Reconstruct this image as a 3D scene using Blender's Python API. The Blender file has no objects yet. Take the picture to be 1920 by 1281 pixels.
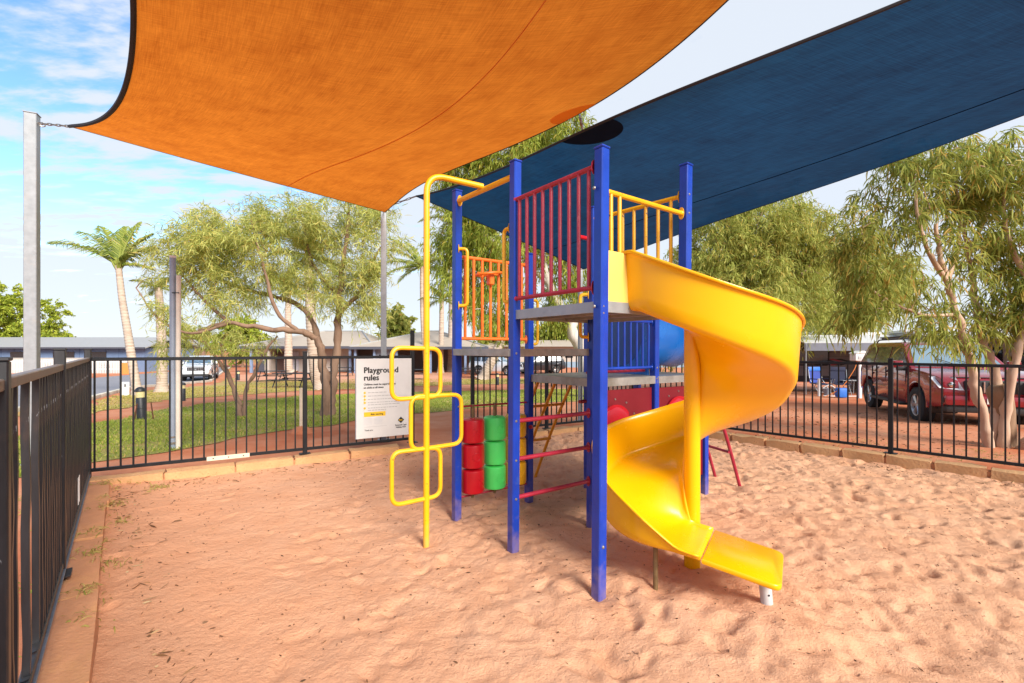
import bpy, bmesh, math, random
import numpy as np
from mathutils import Vector, Matrix, geometry
random.seed(7); RNG = np.random.default_rng(7)
S = bpy.context.scene
COL = S.collection
R = math.radians

# ---------------------------------------------------------------- camera, sky, sun, exposure
cd = bpy.data.cameras.new('camera'); cam = bpy.data.objects.new('camera', cd); COL.objects.link(cam)
cam.location = (0, 0, 1.45); cam.rotation_euler = (R(90), 0, 0)
cd.sensor_width = 36; cd.lens = 16.0; cd.shift_y = 14.5/1920
cd.clip_start = 0.05; cd.clip_end = 3000
S.camera = cam
SUN_EL, SUN_AZ = 33.0, 143.0      # azimuth clockwise from +Y, degrees
W = bpy.data.worlds.new('World'); S.world = W; W.use_nodes = True
def build_world():
    nt = W.node_tree; N = nt.nodes; L = nt.links; N.clear()
    def n(t, **k):
        x = N.new(t)
        for a, b in k.items(): setattr(x, a, b)
        return x
    def math_(op, a, b=None, c=None, clamp=False):
        m = n('ShaderNodeMath', operation=op, use_clamp=clamp)
        for i, v in enumerate((a, b, c)):
            if v is None: continue
            if isinstance(v, (int, float)): m.inputs[i].default_value = v
            else: L.new(v, m.inputs[i])
        return m.outputs[0]
    out = n('ShaderNodeOutputWorld'); bg = n('ShaderNodeBackground')
    sky = n('ShaderNodeTexSky', sky_type='NISHITA', sun_disc=False)
    sky.sun_elevation = R(SUN_EL); sky.sun_rotation = R(SUN_AZ); sky.air_density = 1.0; sky.dust_density = 0.25; sky.ozone_density = 1.3
    tc = n('ShaderNodeTexCoord'); sep = n('ShaderNodeSeparateXYZ'); L.new(tc.outputs['Generated'], sep.inputs[0])
    z = math_('MAXIMUM', sep.outputs[2], 0.03); z2 = math_('ADD', z, 0.08)
    px = math_('DIVIDE', sep.outputs[0], z2); py = math_('DIVIDE', sep.outputs[1], z2)
    comb = n('ShaderNodeCombineXYZ'); L.new(px, comb.inputs[0]); L.new(py, comb.inputs[1])
    mp = n('ShaderNodeMapping'); mp.inputs['Rotation'].default_value = (0, 0, R(28)); mp.inputs['Scale'].default_value = (0.75, 1.7, 1); mp.inputs['Location'].default_value = (1.3, 0.45, 0)
    L.new(comb.outputs[0], mp.inputs[0])
    n1 = n('ShaderNodeTexNoise'); n1.inputs['Scale'].default_value = 1.5; n1.inputs['Detail'].default_value = 9; n1.inputs['Roughness'].default_value = 0.62; n1.inputs['Distortion'].default_value = 0.25
    L.new(mp.outputs[0], n1.inputs['Vector'])
    n2 = n('ShaderNodeTexNoise'); n2.inputs['Scale'].default_value = 5.5; n2.inputs['Detail'].default_value = 6; n2.inputs['Roughness'].default_value = 0.55
    L.new(mp.outputs[0], n2.inputs['Vector'])
    d = math_('ADD', math_('MULTIPLY', n1.outputs[0], 0.64), math_('MULTIPLY', n2.outputs[0], 0.36))
    # a veil of high cloud towards the north east thickens the cover there
    veil = math_('MULTIPLY', math_('ADD', sep.outputs[0], 0.45), 0.22)
    low = math_('ADD', math_('MULTIPLY', math_('SUBTRACT', 0.75, sep.outputs[2]), 0.07), math_('MULTIPLY', math_('MAXIMUM', math_('SUBTRACT', 0.22, sep.outputs[2]), 0.0), 1.1))
    d = math_('ADD', math_('ADD', d, veil), low)
    mr = n('ShaderNodeMapRange'); mr.interpolation_type = 'SMOOTHSTEP'
    mr.inputs['From Min'].default_value = 0.45; mr.inputs['From Max'].default_value = 0.57; mr.inputs['To Max'].default_value = 0.94
    L.new(d, mr.inputs[0])
    hs = n('ShaderNodeHueSaturation'); hs.inputs['Saturation'].default_value = 1.2; hs.inputs['Value'].default_value = 1.0
    L.new(sky.outputs[0], hs.inputs['Color'])
    mx = n('ShaderNodeMix', data_type='RGBA'); mx.inputs[7].default_value = (CLOUD*0.90, CLOUD*0.965, CLOUD*1.06, 1)
    L.new(mr.outputs[0], mx.inputs[0]); L.new(hs.outputs[0], mx.inputs[6])
    L.new(mx.outputs[2], bg.inputs[0]); bg.inputs[1].default_value = SKY; L.new(bg.outputs[0], out.inputs[0])
SKY = 0.12; CLOUD = 3.2
build_world()
sd = bpy.data.lights.new('sun', 'SUN'); sun = bpy.data.objects.new('sun', sd); COL.objects.link(sun)
sd.energy = 2.85; sd.angle = R(26); sd.color = (1.0, 0.93, 0.82)
_a = R(SUN_AZ); _e = R(SUN_EL)
SUNV = Vector((math.sin(_a)*math.cos(_e), math.cos(_a)*math.cos(_e), math.sin(_e)))
sun.rotation_euler = SUNV.to_track_quat('Z', 'Y').to_euler(); sun.location = SUNV*60
S.view_settings.view_transform = 'Standard'; S.view_settings.look = 'None'; S.view_settings.gamma = 1
S.view_settings.use_curve_mapping = False; S.view_settings.exposure = 1.27
S.cycles.max_bounces = 8; S.cycles.transparent_max_bounces = 12; S.cycles.use_denoising = True

# ---------------------------------------------------------------- helpers
FPX = 853.33; HZ = 655.0; H = 1.45
def gz(y):                       # the land outside the sand pit falls gently away
    return 0.08 - 0.035*min(max(y-6.0, 0.0), 25.0)
def at(px, py, Y):               # a point at a known distance
    return Vector(((px-960)/FPX*Y, Y, H + (HZ-py)/FPX*Y))
def gp(px, py):                  # the point where that line of sight meets the land
    k = (py-HZ)/FPX; Y = 6.0
    for _ in range(60): Y = 0.5*Y + 0.5*(H-gz(Y))/k
    return Vector(((px-960)/FPX*Y, Y, gz(Y)))
def V(*a): return Vector(a)

class MB:
    def __init__(s): s.v = []; s.f = []
    def add(s, vs, fs):
        b = len(s.v); s.v.extend([tuple(p) for p in vs]); s.f.extend([tuple(i+b for i in f) for f in fs]); return s
    def box(s, c, size, M=None, bev=0.0):
        x, y, z = [q/2 for q in size]; M = M or Matrix.Identity(3); c = Vector(c)
        if bev <= 0:
            vs = [c + M @ Vector((a*x, b*y, d*z)) for d in (-1, 1) for b in (-1, 1) for a in (-1, 1)]
            return s.add(vs, [(0,2,3,1),(4,5,7,6),(0,1,5,4),(2,6,7,3),(0,4,6,2),(1,3,7,5)])
        bm = bmesh.new(); bmesh.ops.create_cube(bm, size=1)
        for v in bm.verts: v.co = Vector((v.co.x*size[0], v.co.y*size[1], v.co.z*size[2]))
        bmesh.ops.bevel(bm, geom=bm.edges[:], offset=bev, segments=1 if bev < 0.02 else 2, profile=0.6, affect='EDGES')
        bm.verts.index_update()
        s.add([c + M @ v.co for v in bm.verts], [[v.index for v in f.verts] for f in bm.faces]); bm.free(); return s
    def tube(s, path, r, seg=10, closed=False, cap=True):
        P = [Vector(p) for p in path]; n = len(P)
        rr = r if isinstance(r, (list, tuple)) else [r]*n
        T = []
        for i in range(n):
            a = P[i-1] if (i > 0 or closed) else P[i]; b = P[(i+1) % n] if (i < n-1 or closed) else P[i]
            t = (b-a); T.append(t.normalized() if t.length > 1e-9 else Vector((0,0,1)))
        u = T[0].orthogonal().normalized(); b0 = len(s.v)
        for i in range(n):
            u = u - T[i]*u.dot(T[i]); u = u.normalized() if u.length > 1e-6 else T[i].orthogonal().normalized()
            w = T[i].cross(u)
            for k in range(seg):
                a = 2*math.pi*k/seg; s.v.append(tuple(P[i] + (u*math.cos(a) + w*math.sin(a))*rr[i]))
        m = n if closed else n-1
        for i in range(m):
            for k in range(seg):
                a = b0 + i*seg + k; b = b0 + i*seg + (k+1) % seg
                c = b0 + ((i+1) % n)*seg + (k+1) % seg; d = b0 + ((i+1) % n)*seg + k
                s.f.append((a, b, c, d))
        if cap and not closed:
            s.f.append(tuple(b0+k for k in range(seg))[::-1]); s.f.append(tuple(b0+(n-1)*seg+k for k in range(seg)))
        return s
    def lathe(s, prof, c=(0,0,0), seg=20, axis=(0,0,1), cap=True):
        q = Vector((0,0,1)).rotation_difference(Vector(axis).normalized()); c = Vector(c); b0 = len(s.v); n = len(prof)
        for r, z in prof:
            for k in range(seg):
                a = 2*math.pi*k/seg; s.v.append(tuple(c + q @ Vector((r*math.cos(a), r*math.sin(a), z))))
        for i in range(n-1):
            for k in range(seg):
                s.f.append((b0+i*seg+k, b0+i*seg+(k+1) % seg, b0+(i+1)*seg+(k+1) % seg, b0+(i+1)*seg+k))
        if cap: s.f.append(tuple(b0+k for k in range(seg))[::-1]); s.f.append(tuple(b0+(n-1)*seg+k for k in range(seg)))
        return s
    def prism(s, pts, d):        # polygon pts (3-D), pushed along vector d
        d = Vector(d); n = len(pts); P = [Vector(p) for p in pts]
        return s.add(P + [p+d for p in P], [tuple(range(n))[::-1], tuple(range(n, 2*n))] + [(i, (i+1) % n, n+(i+1) % n, n+i) for i in range(n)])

MATS = {}
def link(nt, a, b): nt.links.new(a, b)
def mat(name, col, rough=0.55, metal=0.0, var=0.12, scale=6.0, bump=0.0, bscale=60.0, chips=None, spec=0.5, coat=0.0, dirt=None, stretch=None, dust=None):
    if name in MATS: return MATS[name]
    m = bpy.data.materials.new(name); m.use_nodes = True; nt = m.node_tree; b = nt.nodes['Principled BSDF']
    b.inputs['Roughness'].default_value = rough; b.inputs['Metallic'].default_value = metal
    b.inputs['Specular IOR Level'].default_value = spec; b.inputs['Coat Weight'].default_value = coat
    tc = nt.nodes.new('ShaderNodeTexCoord'); vec = tc.outputs['Object']
    if stretch:
        mp = nt.nodes.new('ShaderNodeMapping'); mp.inputs['Scale'].default_value = stretch; link(nt, vec, mp.inputs[0]); vec = mp.outputs[0]
    nz = nt.nodes.new('ShaderNodeTexNoise'); nz.inputs['Scale'].default_value = scale; nz.inputs['Detail'].default_value = 6; nz.inputs['Roughness'].default_value = 0.65
    link(nt, vec, nz.inputs['Vector'])
    cr = nt.nodes.new('ShaderNodeValToRGB'); e = cr.color_ramp.elements
    e[0].position = 0.3; e[1].position = 0.72
    e[0].color = tuple(min(1, c*(1-var)) for c in col) + (1,); e[1].color = tuple(min(1, c*(1+var)) for c in col) + (1,)
    link(nt, nz.outputs[0], cr.inputs[0]); cur = cr.outputs[0]
    def overlay(cur, colr, sc, lo, hi, detail=4):
        q = nt.nodes.new('ShaderNodeTexNoise'); q.inputs['Scale'].default_value = sc; q.inputs['Detail'].default_value = detail; q.inputs['Roughness'].default_value = 0.7
        link(nt, vec, q.inputs['Vector'])
        mr = nt.nodes.new('ShaderNodeMapRange'); mr.inputs['From Min'].default_value = lo; mr.inputs['From Max'].default_value = hi
        link(nt, q.outputs[0], mr.inputs[0])
        mx = nt.nodes.new('ShaderNodeMix'); mx.data_type = 'RGBA'; mx.inputs[7].default_value = tuple(colr) + (1,)
        link(nt, mr.outputs[0], mx.inputs[0]); link(nt, cur, mx.inputs[6]); return mx.outputs[2]
    if dirt: cur = overlay(cur, dirt[0], dirt[1], dirt[2], dirt[3], 8)
    if chips: cur = overlay(cur, chips[0], chips[1], chips[2], chips[2]+0.02)
    if dust:                         # sand rubbed onto the lowest part
        sp = nt.nodes.new('ShaderNodeSeparateXYZ'); link(nt, tc.outputs['Object'], sp.inputs[0])
        q = nt.nodes.new('ShaderNodeTexNoise'); q.inputs['Scale'].default_value = 18; q.inputs['Detail'].default_value = 6; link(nt, tc.outputs['Object'], q.inputs['Vector'])
        ad = nt.nodes.new('ShaderNodeMath'); ad.operation = 'MULTIPLY_ADD'; link(nt, q.outputs[0], ad.inputs[0]); ad.inputs[1].default_value = -0.5; link(nt, sp.outputs[2], ad.inputs[2])
        mr = nt.nodes.new('ShaderNodeMapRange'); mr.inputs['From Min'].default_value = -0.05; mr.inputs['From Max'].default_value = -0.30; mr.inputs['To Max'].default_value = 0.35; link(nt, ad.outputs[0], mr.inputs[0])
        mx = nt.nodes.new('ShaderNodeMix'); mx.data_type = 'RGBA'; mx.inputs[7].default_value = tuple(dust) + (1,)
        link(nt, mr.outputs[0], mx.inputs[0]); link(nt, cur, mx.inputs[6]); cur = mx.outputs[2]
    link(nt, cur, b.inputs['Base Color'])
    rr = nt.nodes.new('ShaderNodeMapRange'); rr.inputs['To Min'].default_value = max(0.02, rough-0.08); rr.inputs['To Max'].default_value = min(1, rough+0.12)
    link(nt, nz.outputs[0], rr.inputs[0]); link(nt, rr.outputs[0], b.inputs['Roughness'])
    if bump > 0:
        bn = nt.nodes.new('ShaderNodeTexNoise'); bn.inputs['Scale'].default_value = bscale; bn.inputs['Detail'].default_value = 5; link(nt, vec, bn.inputs['Vector'])
        bp = nt.nodes.new('ShaderNodeBump'); bp.inputs['Strength'].default_value = bump; bp.inputs['Distance'].default_value = 0.01
        link(nt, bn.outputs[0], bp.inputs['Height']); link(nt, bp.outputs[0], b.inputs['Normal'])
    MATS[name] = m; return m
def leafmat(name, c1, c2, trans=0.35, c3=None):
    m = bpy.data.materials.new(name); m.use_nodes = True; nt = m.node_tree; b = nt.nodes['Principled BSDF']; o = nt.nodes['Material Output']
    g = nt.nodes.new('ShaderNodeNewGeometry'); cr = nt.nodes.new('ShaderNodeValToRGB'); e = cr.color_ramp.elements
    e[0].color = tuple(c1)+(1,); e[1].color = tuple(c2)+(1,); e[1].position = 0.85
    if c3: x = e.new(0.97); x.color = tuple(c3)+(1,)
    link(nt, g.outputs['Random Per Island'], cr.inputs[0]); link(nt, cr.outputs[0], b.inputs['Base Color'])
    b.inputs['Roughness'].default_value = 0.55; b.inputs['Specular IOR Level'].default_value = 0.2
    t = nt.nodes.new('ShaderNodeBsdfTranslucent'); link(nt, cr.outputs[0], t.inputs[0])
    mx = nt.nodes.new('ShaderNodeMixShader'); mx.inputs[0].default_value = trans
    link(nt, b.outputs[0], mx.inputs[1]); link(nt, t.outputs[0], mx.inputs[2]); link(nt, mx.outputs[0], o.inputs[0])
    return m

def wloc(o):
    p = Vector((0,0,0))
    while o is not None: p += o.location; o = o.parent
    return p
def finish(me, material, smooth=35):
    for m in (material if isinstance(material, (list, tuple)) else [material]): me.materials.append(m)
    if smooth:
        me.polygons.foreach_set('use_smooth', [True]*len(me.polygons)); me.set_sharp_from_angle(angle=R(smooth))
    me.update()
def obj(name, mb, material, parent=None, loc=None, world=False, smooth=35, rot=None, label=None):
    """link one mesh; world=True: vertices are world positions under an unrotated parent"""
    off = Vector((0,0,0))
    if world: off = wloc(parent) if parent else Vector(loc or (0,0,0))
    me = bpy.data.meshes.new(name)
    vs = mb.v if not world else [(p[0]-off.x, p[1]-off.y, p[2]-off.z) for p in mb.v]
    me.from_pydata(vs, [], mb.f); finish(me, material, smooth)
    o = bpy.data.objects.new(name, me); COL.objects.link(o)
    if parent: o.parent = parent
    if loc is not None: o.location = loc
    if rot is not None: o.rotation_euler = rot
    if label: o['label'] = label
    return o
def npmesh(name, verts, faces, material, parent=None, world=True, smooth=0, loc=None):
    """faces: list of int arrays (n,k)"""
    off = np.array(wloc(parent)) if (parent and world) else (np.array(loc) if (loc is not None and world) else np.zeros(3))
    verts = verts - off
    me = bpy.data.meshes.new(name); me.vertices.add(len(verts)); me.vertices.foreach_set('co', verts.astype(np.float32).ravel())
    nl = sum(f.size for f in faces); nf = sum(len(f) for f in faces)
    me.loops.add(nl); me.polygons.add(nf)
    me.loops.foreach_set('vertex_index', np.concatenate([f.ravel() for f in faces]).astype(np.int32))
    tot = np.concatenate([np.full(len(f), f.shape[1]) for f in faces]); st = np.concatenate([[0], np.cumsum(tot)[:-1]])
    me.polygons.foreach_set('loop_start', st.astype(np.int32))
    me.update(calc_edges=True); me.validate()
    finish(me, material, smooth)
    o = bpy.data.objects.new(name, me); COL.objects.link(o)
    if parent: o.parent = parent
    if loc is not None: o.location = loc
    return o
def inst(src, parent, loc, rot=None, scale=None):
    c = src.copy(); COL.objects.link(c); c.parent = parent; c.location = loc
    if rot is not None: c.rotation_euler = rot
    if scale is not None: c.scale = scale
    return c
def tag(o, label=None, cat=None, group=None, kind=None):
    if label: o['label'] = label
    if cat: o['category'] = cat
    if group: o['group'] = group
    if kind: o['kind'] = kind
    return o
def thing(name, label, cat, loc=(0,0,0), rz=0, group=None):
    o = bpy.data.objects.new(name, None); COL.objects.link(o); o.location = loc; o.rotation_euler = (0,0,rz); o.empty_display_size = 0.2
    return tag(o, label, cat, group)
def copy_tree(o, parent=None):
    c = o.copy(); COL.objects.link(c); c.parent = parent
    for ch in list(o.children): copy_tree(ch, c)
    return c
def crom(P, n):                  # Catmull-Rom through points, n samples per span
    P = [Vector(p) for p in P]; out = []
    for i in range(len(P)-1):
        a = P[i-1] if i else P[0]*2-P[1]; b, c = P[i], P[i+1]; d = P[i+2] if i+2 < len(P) else P[-1]*2-P[-2]
        for k in range(n):
            t = k/n; out.append(0.5*((2*b) + (c-a)*t + (2*a-5*b+4*c-d)*t*t + (3*b-a-3*c+d)*t**3))
    out.append(P[-1]); return out
def fillet(P, r, n=6, closed=False):
    P = [Vector(p) for p in P]; m = len(P); out = []
    for i in range(m):
        if not closed and i in (0, m-1): out.append(P[i]); continue
        a, b, c = P[i-1], P[i], P[(i+1) % m]; d1 = (a-b).normalized(); d2 = (c-b).normalized()
        q = min(r, (a-b).length*0.49, (c-b).length*0.49)
        for k in range(n+1):
            t = k/n; out.append((b+d1*q)*(1-t)**2 + b*2*t*(1-t) + (b+d2*q)*t*t)
    return out
def rotz(a): return Matrix.Rotation(a, 3, 'Z')
def frame(d, up=(0,0,1)):        # columns: along d, across, up
    x = Vector(d).normalized(); y = Vector(up).cross(x).normalized(); z = x.cross(y); return Matrix((x, y, z)).transposed()
def interp(x, xs, ys): return float(np.interp(x, xs, ys))
def pchip(xs, ys):
    xs = np.array(xs, float); ys = np.array(ys, float); h = np.diff(xs); d = np.diff(ys)/h; m = np.zeros_like(xs)
    m[0] = d[0]; m[-1] = d[-1]
    for i in range(1, len(xs)-1): m[i] = 0 if d[i-1]*d[i] <= 0 else 2*d[i-1]*d[i]/(d[i-1]+d[i])
    def f(x):
        i = int(np.clip(np.searchsorted(xs, x)-1, 0, len(xs)-2)); t = (x-xs[i])/h[i]
        return float((2*t**3-3*t**2+1)*ys[i] + (t**3-2*t**2+t)*h[i]*m[i] + (-2*t**3+3*t**2)*ys[i+1] + (t**3-t**2)*h[i]*m[i+1])
    return f
def inpoly(x, y, poly):
    r = False; n = len(poly)
    for i in range(n):
        x1, y1 = poly[i][0], poly[i][1]; x2, y2 = poly[(i+1) % n][0], poly[(i+1) % n][1]
        if (y1 > y) != (y2 > y) and x < (x2-x1)*(y-y1)/(y2-y1)+x1: r = not r
    return r
def inpoly_np(X, Y, poly):
    r = np.zeros(X.shape, bool); n = len(poly)
    for i in range(n):
        x1, y1 = poly[i][0], poly[i][1]; x2, y2 = poly[(i+1) % n][0], poly[(i+1) % n][1]
        if abs(y2-y1) < 1e-12: continue
        r ^= ((y1 > Y) != (y2 > Y)) & (X < (x2-x1)*(Y-y1)/(y2-y1)+x1)
    return r

# ---------------------------------------------------------------- materials
M_BLUE = mat('blue_paint', (0.003, 0.040, 0.36), 0.34, var=0.18, scale=5, bump=0.05, bscale=90, chips=((0.5,0.5,0.55), 55, 0.735), dirt=((0.03,0.09,0.38), 9, 0.60, 0.80), dust=(0.42,0.27,0.20))
M_YEL = mat('yellow_pipe_paint', (0.80, 0.405, 0.006), 0.36, var=0.10, scale=7, chips=((0.04,0.03,0.02), 26, 0.665), dust=(0.50,0.30,0.19))
M_ORA = mat('orange_pipe_paint', (0.78, 0.15, 0.012), 0.38, var=0.12, scale=8, chips=((0.25,0.08,0.02), 30, 0.73))
M_AMB = mat('amber_pipe_paint', (0.75, 0.30, 0.012), 0.4, var=0.14, scale=8)
M_RED = mat('maroon_pipe_paint', (0.36, 0.018, 0.045), 0.36, var=0.2, scale=9, dirt=((0.50,0.12,0.14), 14, 0.58, 0.78))
M_GALV = mat('galvanised_steel', (0.30, 0.325, 0.35), 0.45, 0.35, var=0.12, scale=14, dirt=((0.36,0.355,0.35), 5, 0.55, 0.8))
M_DECK = mat('galvanised_deck', (0.36, 0.35, 0.33), 0.45, 0.6, var=0.25, scale=11, dirt=((0.27,0.25,0.20), 6, 0.5, 0.75), bump=0.1, bscale=40)
M_SLIDE = mat('yellow_slide_plastic', (0.86, 0.435, 0.001), 0.24, var=0.03, scale=2.0, spec=0.5, dirt=((0.82,0.38,0.003), 2.5, 0.55, 0.9))
M_CREAM = mat('pale_yellow_panel', (0.80, 0.56, 0.13), 0.45, var=0.04)
M_BOLT = mat('bolt_steel', (0.35, 0.33, 0.30), 0.4, 0.9)
M_BROWNPIPE = mat('worn_brown_pipe', (0.22, 0.15, 0.07), 0.5, 0.3, var=0.25, scale=30)
M_WHITEPIPE = mat('white_pipe', (0.50, 0.50, 0.51), 0.5, var=0.10, scale=20)
M_DRED = mat('red_drum_plastic', (0.52, 0.004, 0.014), 0.33, var=0.1, scale=4)
M_DGRN = mat('green_drum_plastic', (0.08, 0.72, 0.15), 0.33, var=0.1, scale=4)
M_DYEL = mat('yellow_drum_plastic', (0.84, 0.45, 0.01), 0.33, var=0.1, scale=4)
M_REDPANEL = mat('red_panel_plastic', (0.16, 0.004, 0.012), 0.35, var=0.1, scale=3)
M_REDBUB = mat('red_bubble_plastic', (0.40, 0.005, 0.016), 0.2, var=0.05)
M_BLUEPL = mat('blue_tunnel_plastic', (0.008, 0.16, 0.62), 0.25, var=0.1, scale=3)
M_FENCE = mat('black_fence_paint', (0.011, 0.012, 0.015), 0.45, var=0.3, scale=10, dirt=((0.06,0.035,0.025), 7, 0.60, 0.85), spec=0.3)
M_FENCEW = mat('weathered_fence_paint', (0.014, 0.015, 0.019), 0.38, var=0.4, scale=16, dirt=((0.075,0.042,0.03), 9, 0.52, 0.76), chips=((0.25,0.27,0.3), 34, 0.70), stretch=(1,1,0.25))
M_KERB = mat('limestone_block', (0.56, 0.315, 0.15), 0.9, var=0.16, scale=4, bump=0.9, bscale=45, dirt=((0.54,0.27,0.14), 3.0, 0.55, 0.75), chips=((0.30,0.14,0.05), 48, 0.64))
M_KERBL = mat('dusty_edging_block', (0.53, 0.25, 0.125), 0.92, var=0.16, scale=5, bump=0.5, bscale=60, dirt=((0.60,0.30,0.13), 3.5, 0.52, 0.7), chips=((0.32,0.14,0.06), 40, 0.69))
M_WHITE = mat('white_paint', (0.66, 0.66, 0.655), 0.5, var=0.06, scale=4)
M_BLACK = mat('black_ink', (0.012, 0.012, 0.014), 0.6, var=0.02)
M_INKG = mat('grey_ink', (0.42, 0.42, 0.43), 0.6, var=0.02)
M_SIGNY = mat('sign_yellow', (0.82, 0.52, 0.02), 0.5, var=0.03)
M_DARK = mat('dark_plastic', (0.02, 0.022, 0.028), 0.45, var=0.2)
M_ASPH = mat('road_asphalt', (0.22, 0.215, 0.24), 0.9, var=0.12, scale=1.5, bump=0.2, bscale=80)
M_CONC = mat('pale_concrete', (0.55, 0.50, 0.42), 0.9, var=0.12, scale=2.5, bump=0.2, bscale=30)

# ---------------------------------------------------------------- layout of the pit
FC = V(-4.386, 4.706); DB = V(0.866, 0.5)            # far left corner and the run of the back fence
FR = V(2.275, 8.55); DR = V(0.668, -0.744); DL = V(0.649, -0.761)
LEN_B = 7.69; LEN_L = 8.0; LEN_R = 9.5
PIT = [FC, FR, FR + DR*10.5, FC + DL*9.6]

def ground_material(name, base, alt, sc, third=None, bump=0.5):
    m = bpy.data.materials.new(name); m.use_nodes = True; nt = m.node_tree; b = nt.nodes['Principled BSDF']
    b.inputs['Roughness'].default_value = 0.95; b.inputs['Specular IOR Level'].default_value = 0.15
    tc = nt.nodes.new('ShaderNodeTexCoord')
    def nz(s, d=8, r=0.65):
        q = nt.nodes.new('ShaderNodeTexNoise'); q.inputs['Scale'].default_value = s; q.inputs['Detail'].default_value = d; q.inputs['Roughness'].default_value = r
        link(nt, tc.outputs['Object'], q.inputs['Vector']); return q.outputs[0]
    def mixc(f, lo, hi, a, c):
        mr = nt.nodes.new('ShaderNodeMapRange'); mr.inputs['From Min'].default_value = lo; mr.inputs['From Max'].default_value = hi; link(nt, f, mr.inputs[0])
        mx = nt.nodes.new('ShaderNodeMix'); mx.data_type = 'RGBA'; link(nt, mr.outputs[0], mx.inputs[0])
        if isinstance(a, tuple): mx.inputs[6].default_value = a+(1,)
        else: link(nt, a, mx.inputs[6])
        mx.inputs[7].default_value = c+(1,); return mx.outputs[2]
    c = mixc(nz(sc), 0.35, 0.65, base, alt)
    if third: c = mixc(nz(sc*0.35, 6), 0.48, 0.62, c, third)
    c = mixc(nz(sc*60, 4), 0.60, 0.80, c, tuple(q*0.80 for q in base))
    link(nt, c, b.inputs['Base Color'])
    bp = nt.nodes.new('ShaderNodeBump'); bp.inputs['Strength'].default_value = bump; bp.inputs['Distance'].default_value = 0.03
    link(nt, nz(sc*12, 8, 0.7), bp.inputs['Height']); link(nt, bp.outputs[0], b.inputs['Normal'])
    return m
M_DIRT = ground_material('red_dirt', (0.47, 0.165, 0.078), (0.54, 0.25, 0.15), 0.9, (0.44, 0.13, 0.058))
M_PATH = ground_material('pale_red_path', (0.56, 0.27, 0.17), (0.58, 0.31, 0.20), 1.2)
M_LAWN = ground_material('lawn_soil', (0.22, 0.25, 0.055), (0.38, 0.33, 0.11), 1.4, (0.40, 0.24, 0.10), 0.6)
M_DRY = ground_material('dry_lawn_soil', (0.42, 0.30, 0.11), (0.33, 0.30, 0.085), 1.0, (0.50, 0.26, 0.12), 0.6)
M_CONT = M_DIRT

def cdt_sheet(name, outer, hole, pts, zf, material):
    vs = []; edges = []
    for ring in (outer, hole):
        if not ring: continue
        b = len(vs); vs += [Vector((p[0], p[1])) for p in ring]; edges += [(b+i, b+(i+1) % len(ring)) for i in range(len(ring))]
    vs += [Vector((p[0], p[1])) for p in pts]
    r = geometry.delaunay_2d_cdt(vs, edges, [], 0, 1e-5)
    mb = MB(); mb.v = [(p.x, p.y, zf(p.x, p.y)) for p in r[0]]
    for f in r[2]:
        cx = sum(r[0][i].x for i in f)/len(f); cy = sum(r[0][i].y for i in f)/len(f)
        if not inpoly(cx, cy, outer) or (hole and inpoly(cx, cy, hole)): continue
        mb.f.append(tuple(f))
    o = obj(name, mb, material, smooth=60); o['kind'] = 'structure'; return o
xs = [-900,-400,-200,-120,-90,-70] + list(range(-60, 61, 4)) + [70,90,120,200,400,900]
ys = [-500,-100,-40,-20] + list(range(-12, 48, 2)) + [31,50,60,80,120,200,400,1200]
gpts = [(x+0.01, y) for x in xs for y in ys if not inpoly(x+0.01, y, [tuple(p) for p in PIT])]
cdt_sheet('ground', [(-900.5,-500.5),(900.5,-500.5),(900.5,1200.5),(-900.5,1200.5)], [tuple(p) for p in PIT], gpts, lambda x, y: gz(y), M_DIRT)

def land_sheet(name, poly, material, dz, step=1.0, jitter=0.0, kind='structure'):
    P = []
    for i in range(len(poly)):
        a, b = Vector(poly[i][:2]), Vector(poly[(i+1) % len(poly)][:2]); n = max(1, int((b-a).length/0.5))
        for k in range(n):
            q = a.lerp(b, k/n); P.append((q.x+random.uniform(-jitter, jitter), q.y+random.uniform(-jitter, jitter)))
    x0, x1 = min(p[0] for p in P), max(p[0] for p in P); y0, y1 = min(p[1] for p in P), max(p[1] for p in P)
    pts = [(x0+i*step+0.003, y) for i in range(int((x1-x0)/step)+1) for y in range(math.ceil(y0), math.floor(y1)+1) if inpoly(x0+i*step+0.003, y, P)]
    o = cdt_sheet(name, P, None, pts, lambda x, y: gz(y)+dz, material); o['kind'] = kind; return P
G = lambda L: [gp(*q) for q in L]
NEARLAWN = G([(-900,930),(60,900),(165,868),(300,845),(400,829),(520,812),(620,798),(665,788),(850,770),(1000,757),(1115,752),(1112,731),(1000,731),(840,735),(700,738),(560,744),(400,757),(260,776),(165,800),(-300,880),(-900,925)])
FARLAWN = G([(-600,810),(165,777),(300,752),(400,744),(560,734),(850,722),(1090,718),(1090,710),(850,710),(620,712),(425,709),(398,722),(250,735),(165,760),(-500,800)])
PL = land_sheet('lawn', NEARLAWN, M_LAWN, 0.010, 1.0, 0.20)
PF = land_sheet('far_lawn', FARLAWN, M_DRY, 0.012, 2.0, 0.26)
ROAD = G([(-800,880),(-100,795),(163,752),(250,728),(330,722.5),(394,716),(418,698),(432,690),(418,688),(390,691),(300,699),(165,710),(-100,722),(-800,745)])
land_sheet('road', ROAD, M_ASPH, 0.024, 2.0, 0.0)
PATHW = G([(440,716),(520,713),(600,716),(690,722),(860,716),(860,698),(600,701),(440,703)])
land_sheet('paved_yard', PATHW, M_PATH, 0.028, 2.0, 0.1)

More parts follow.
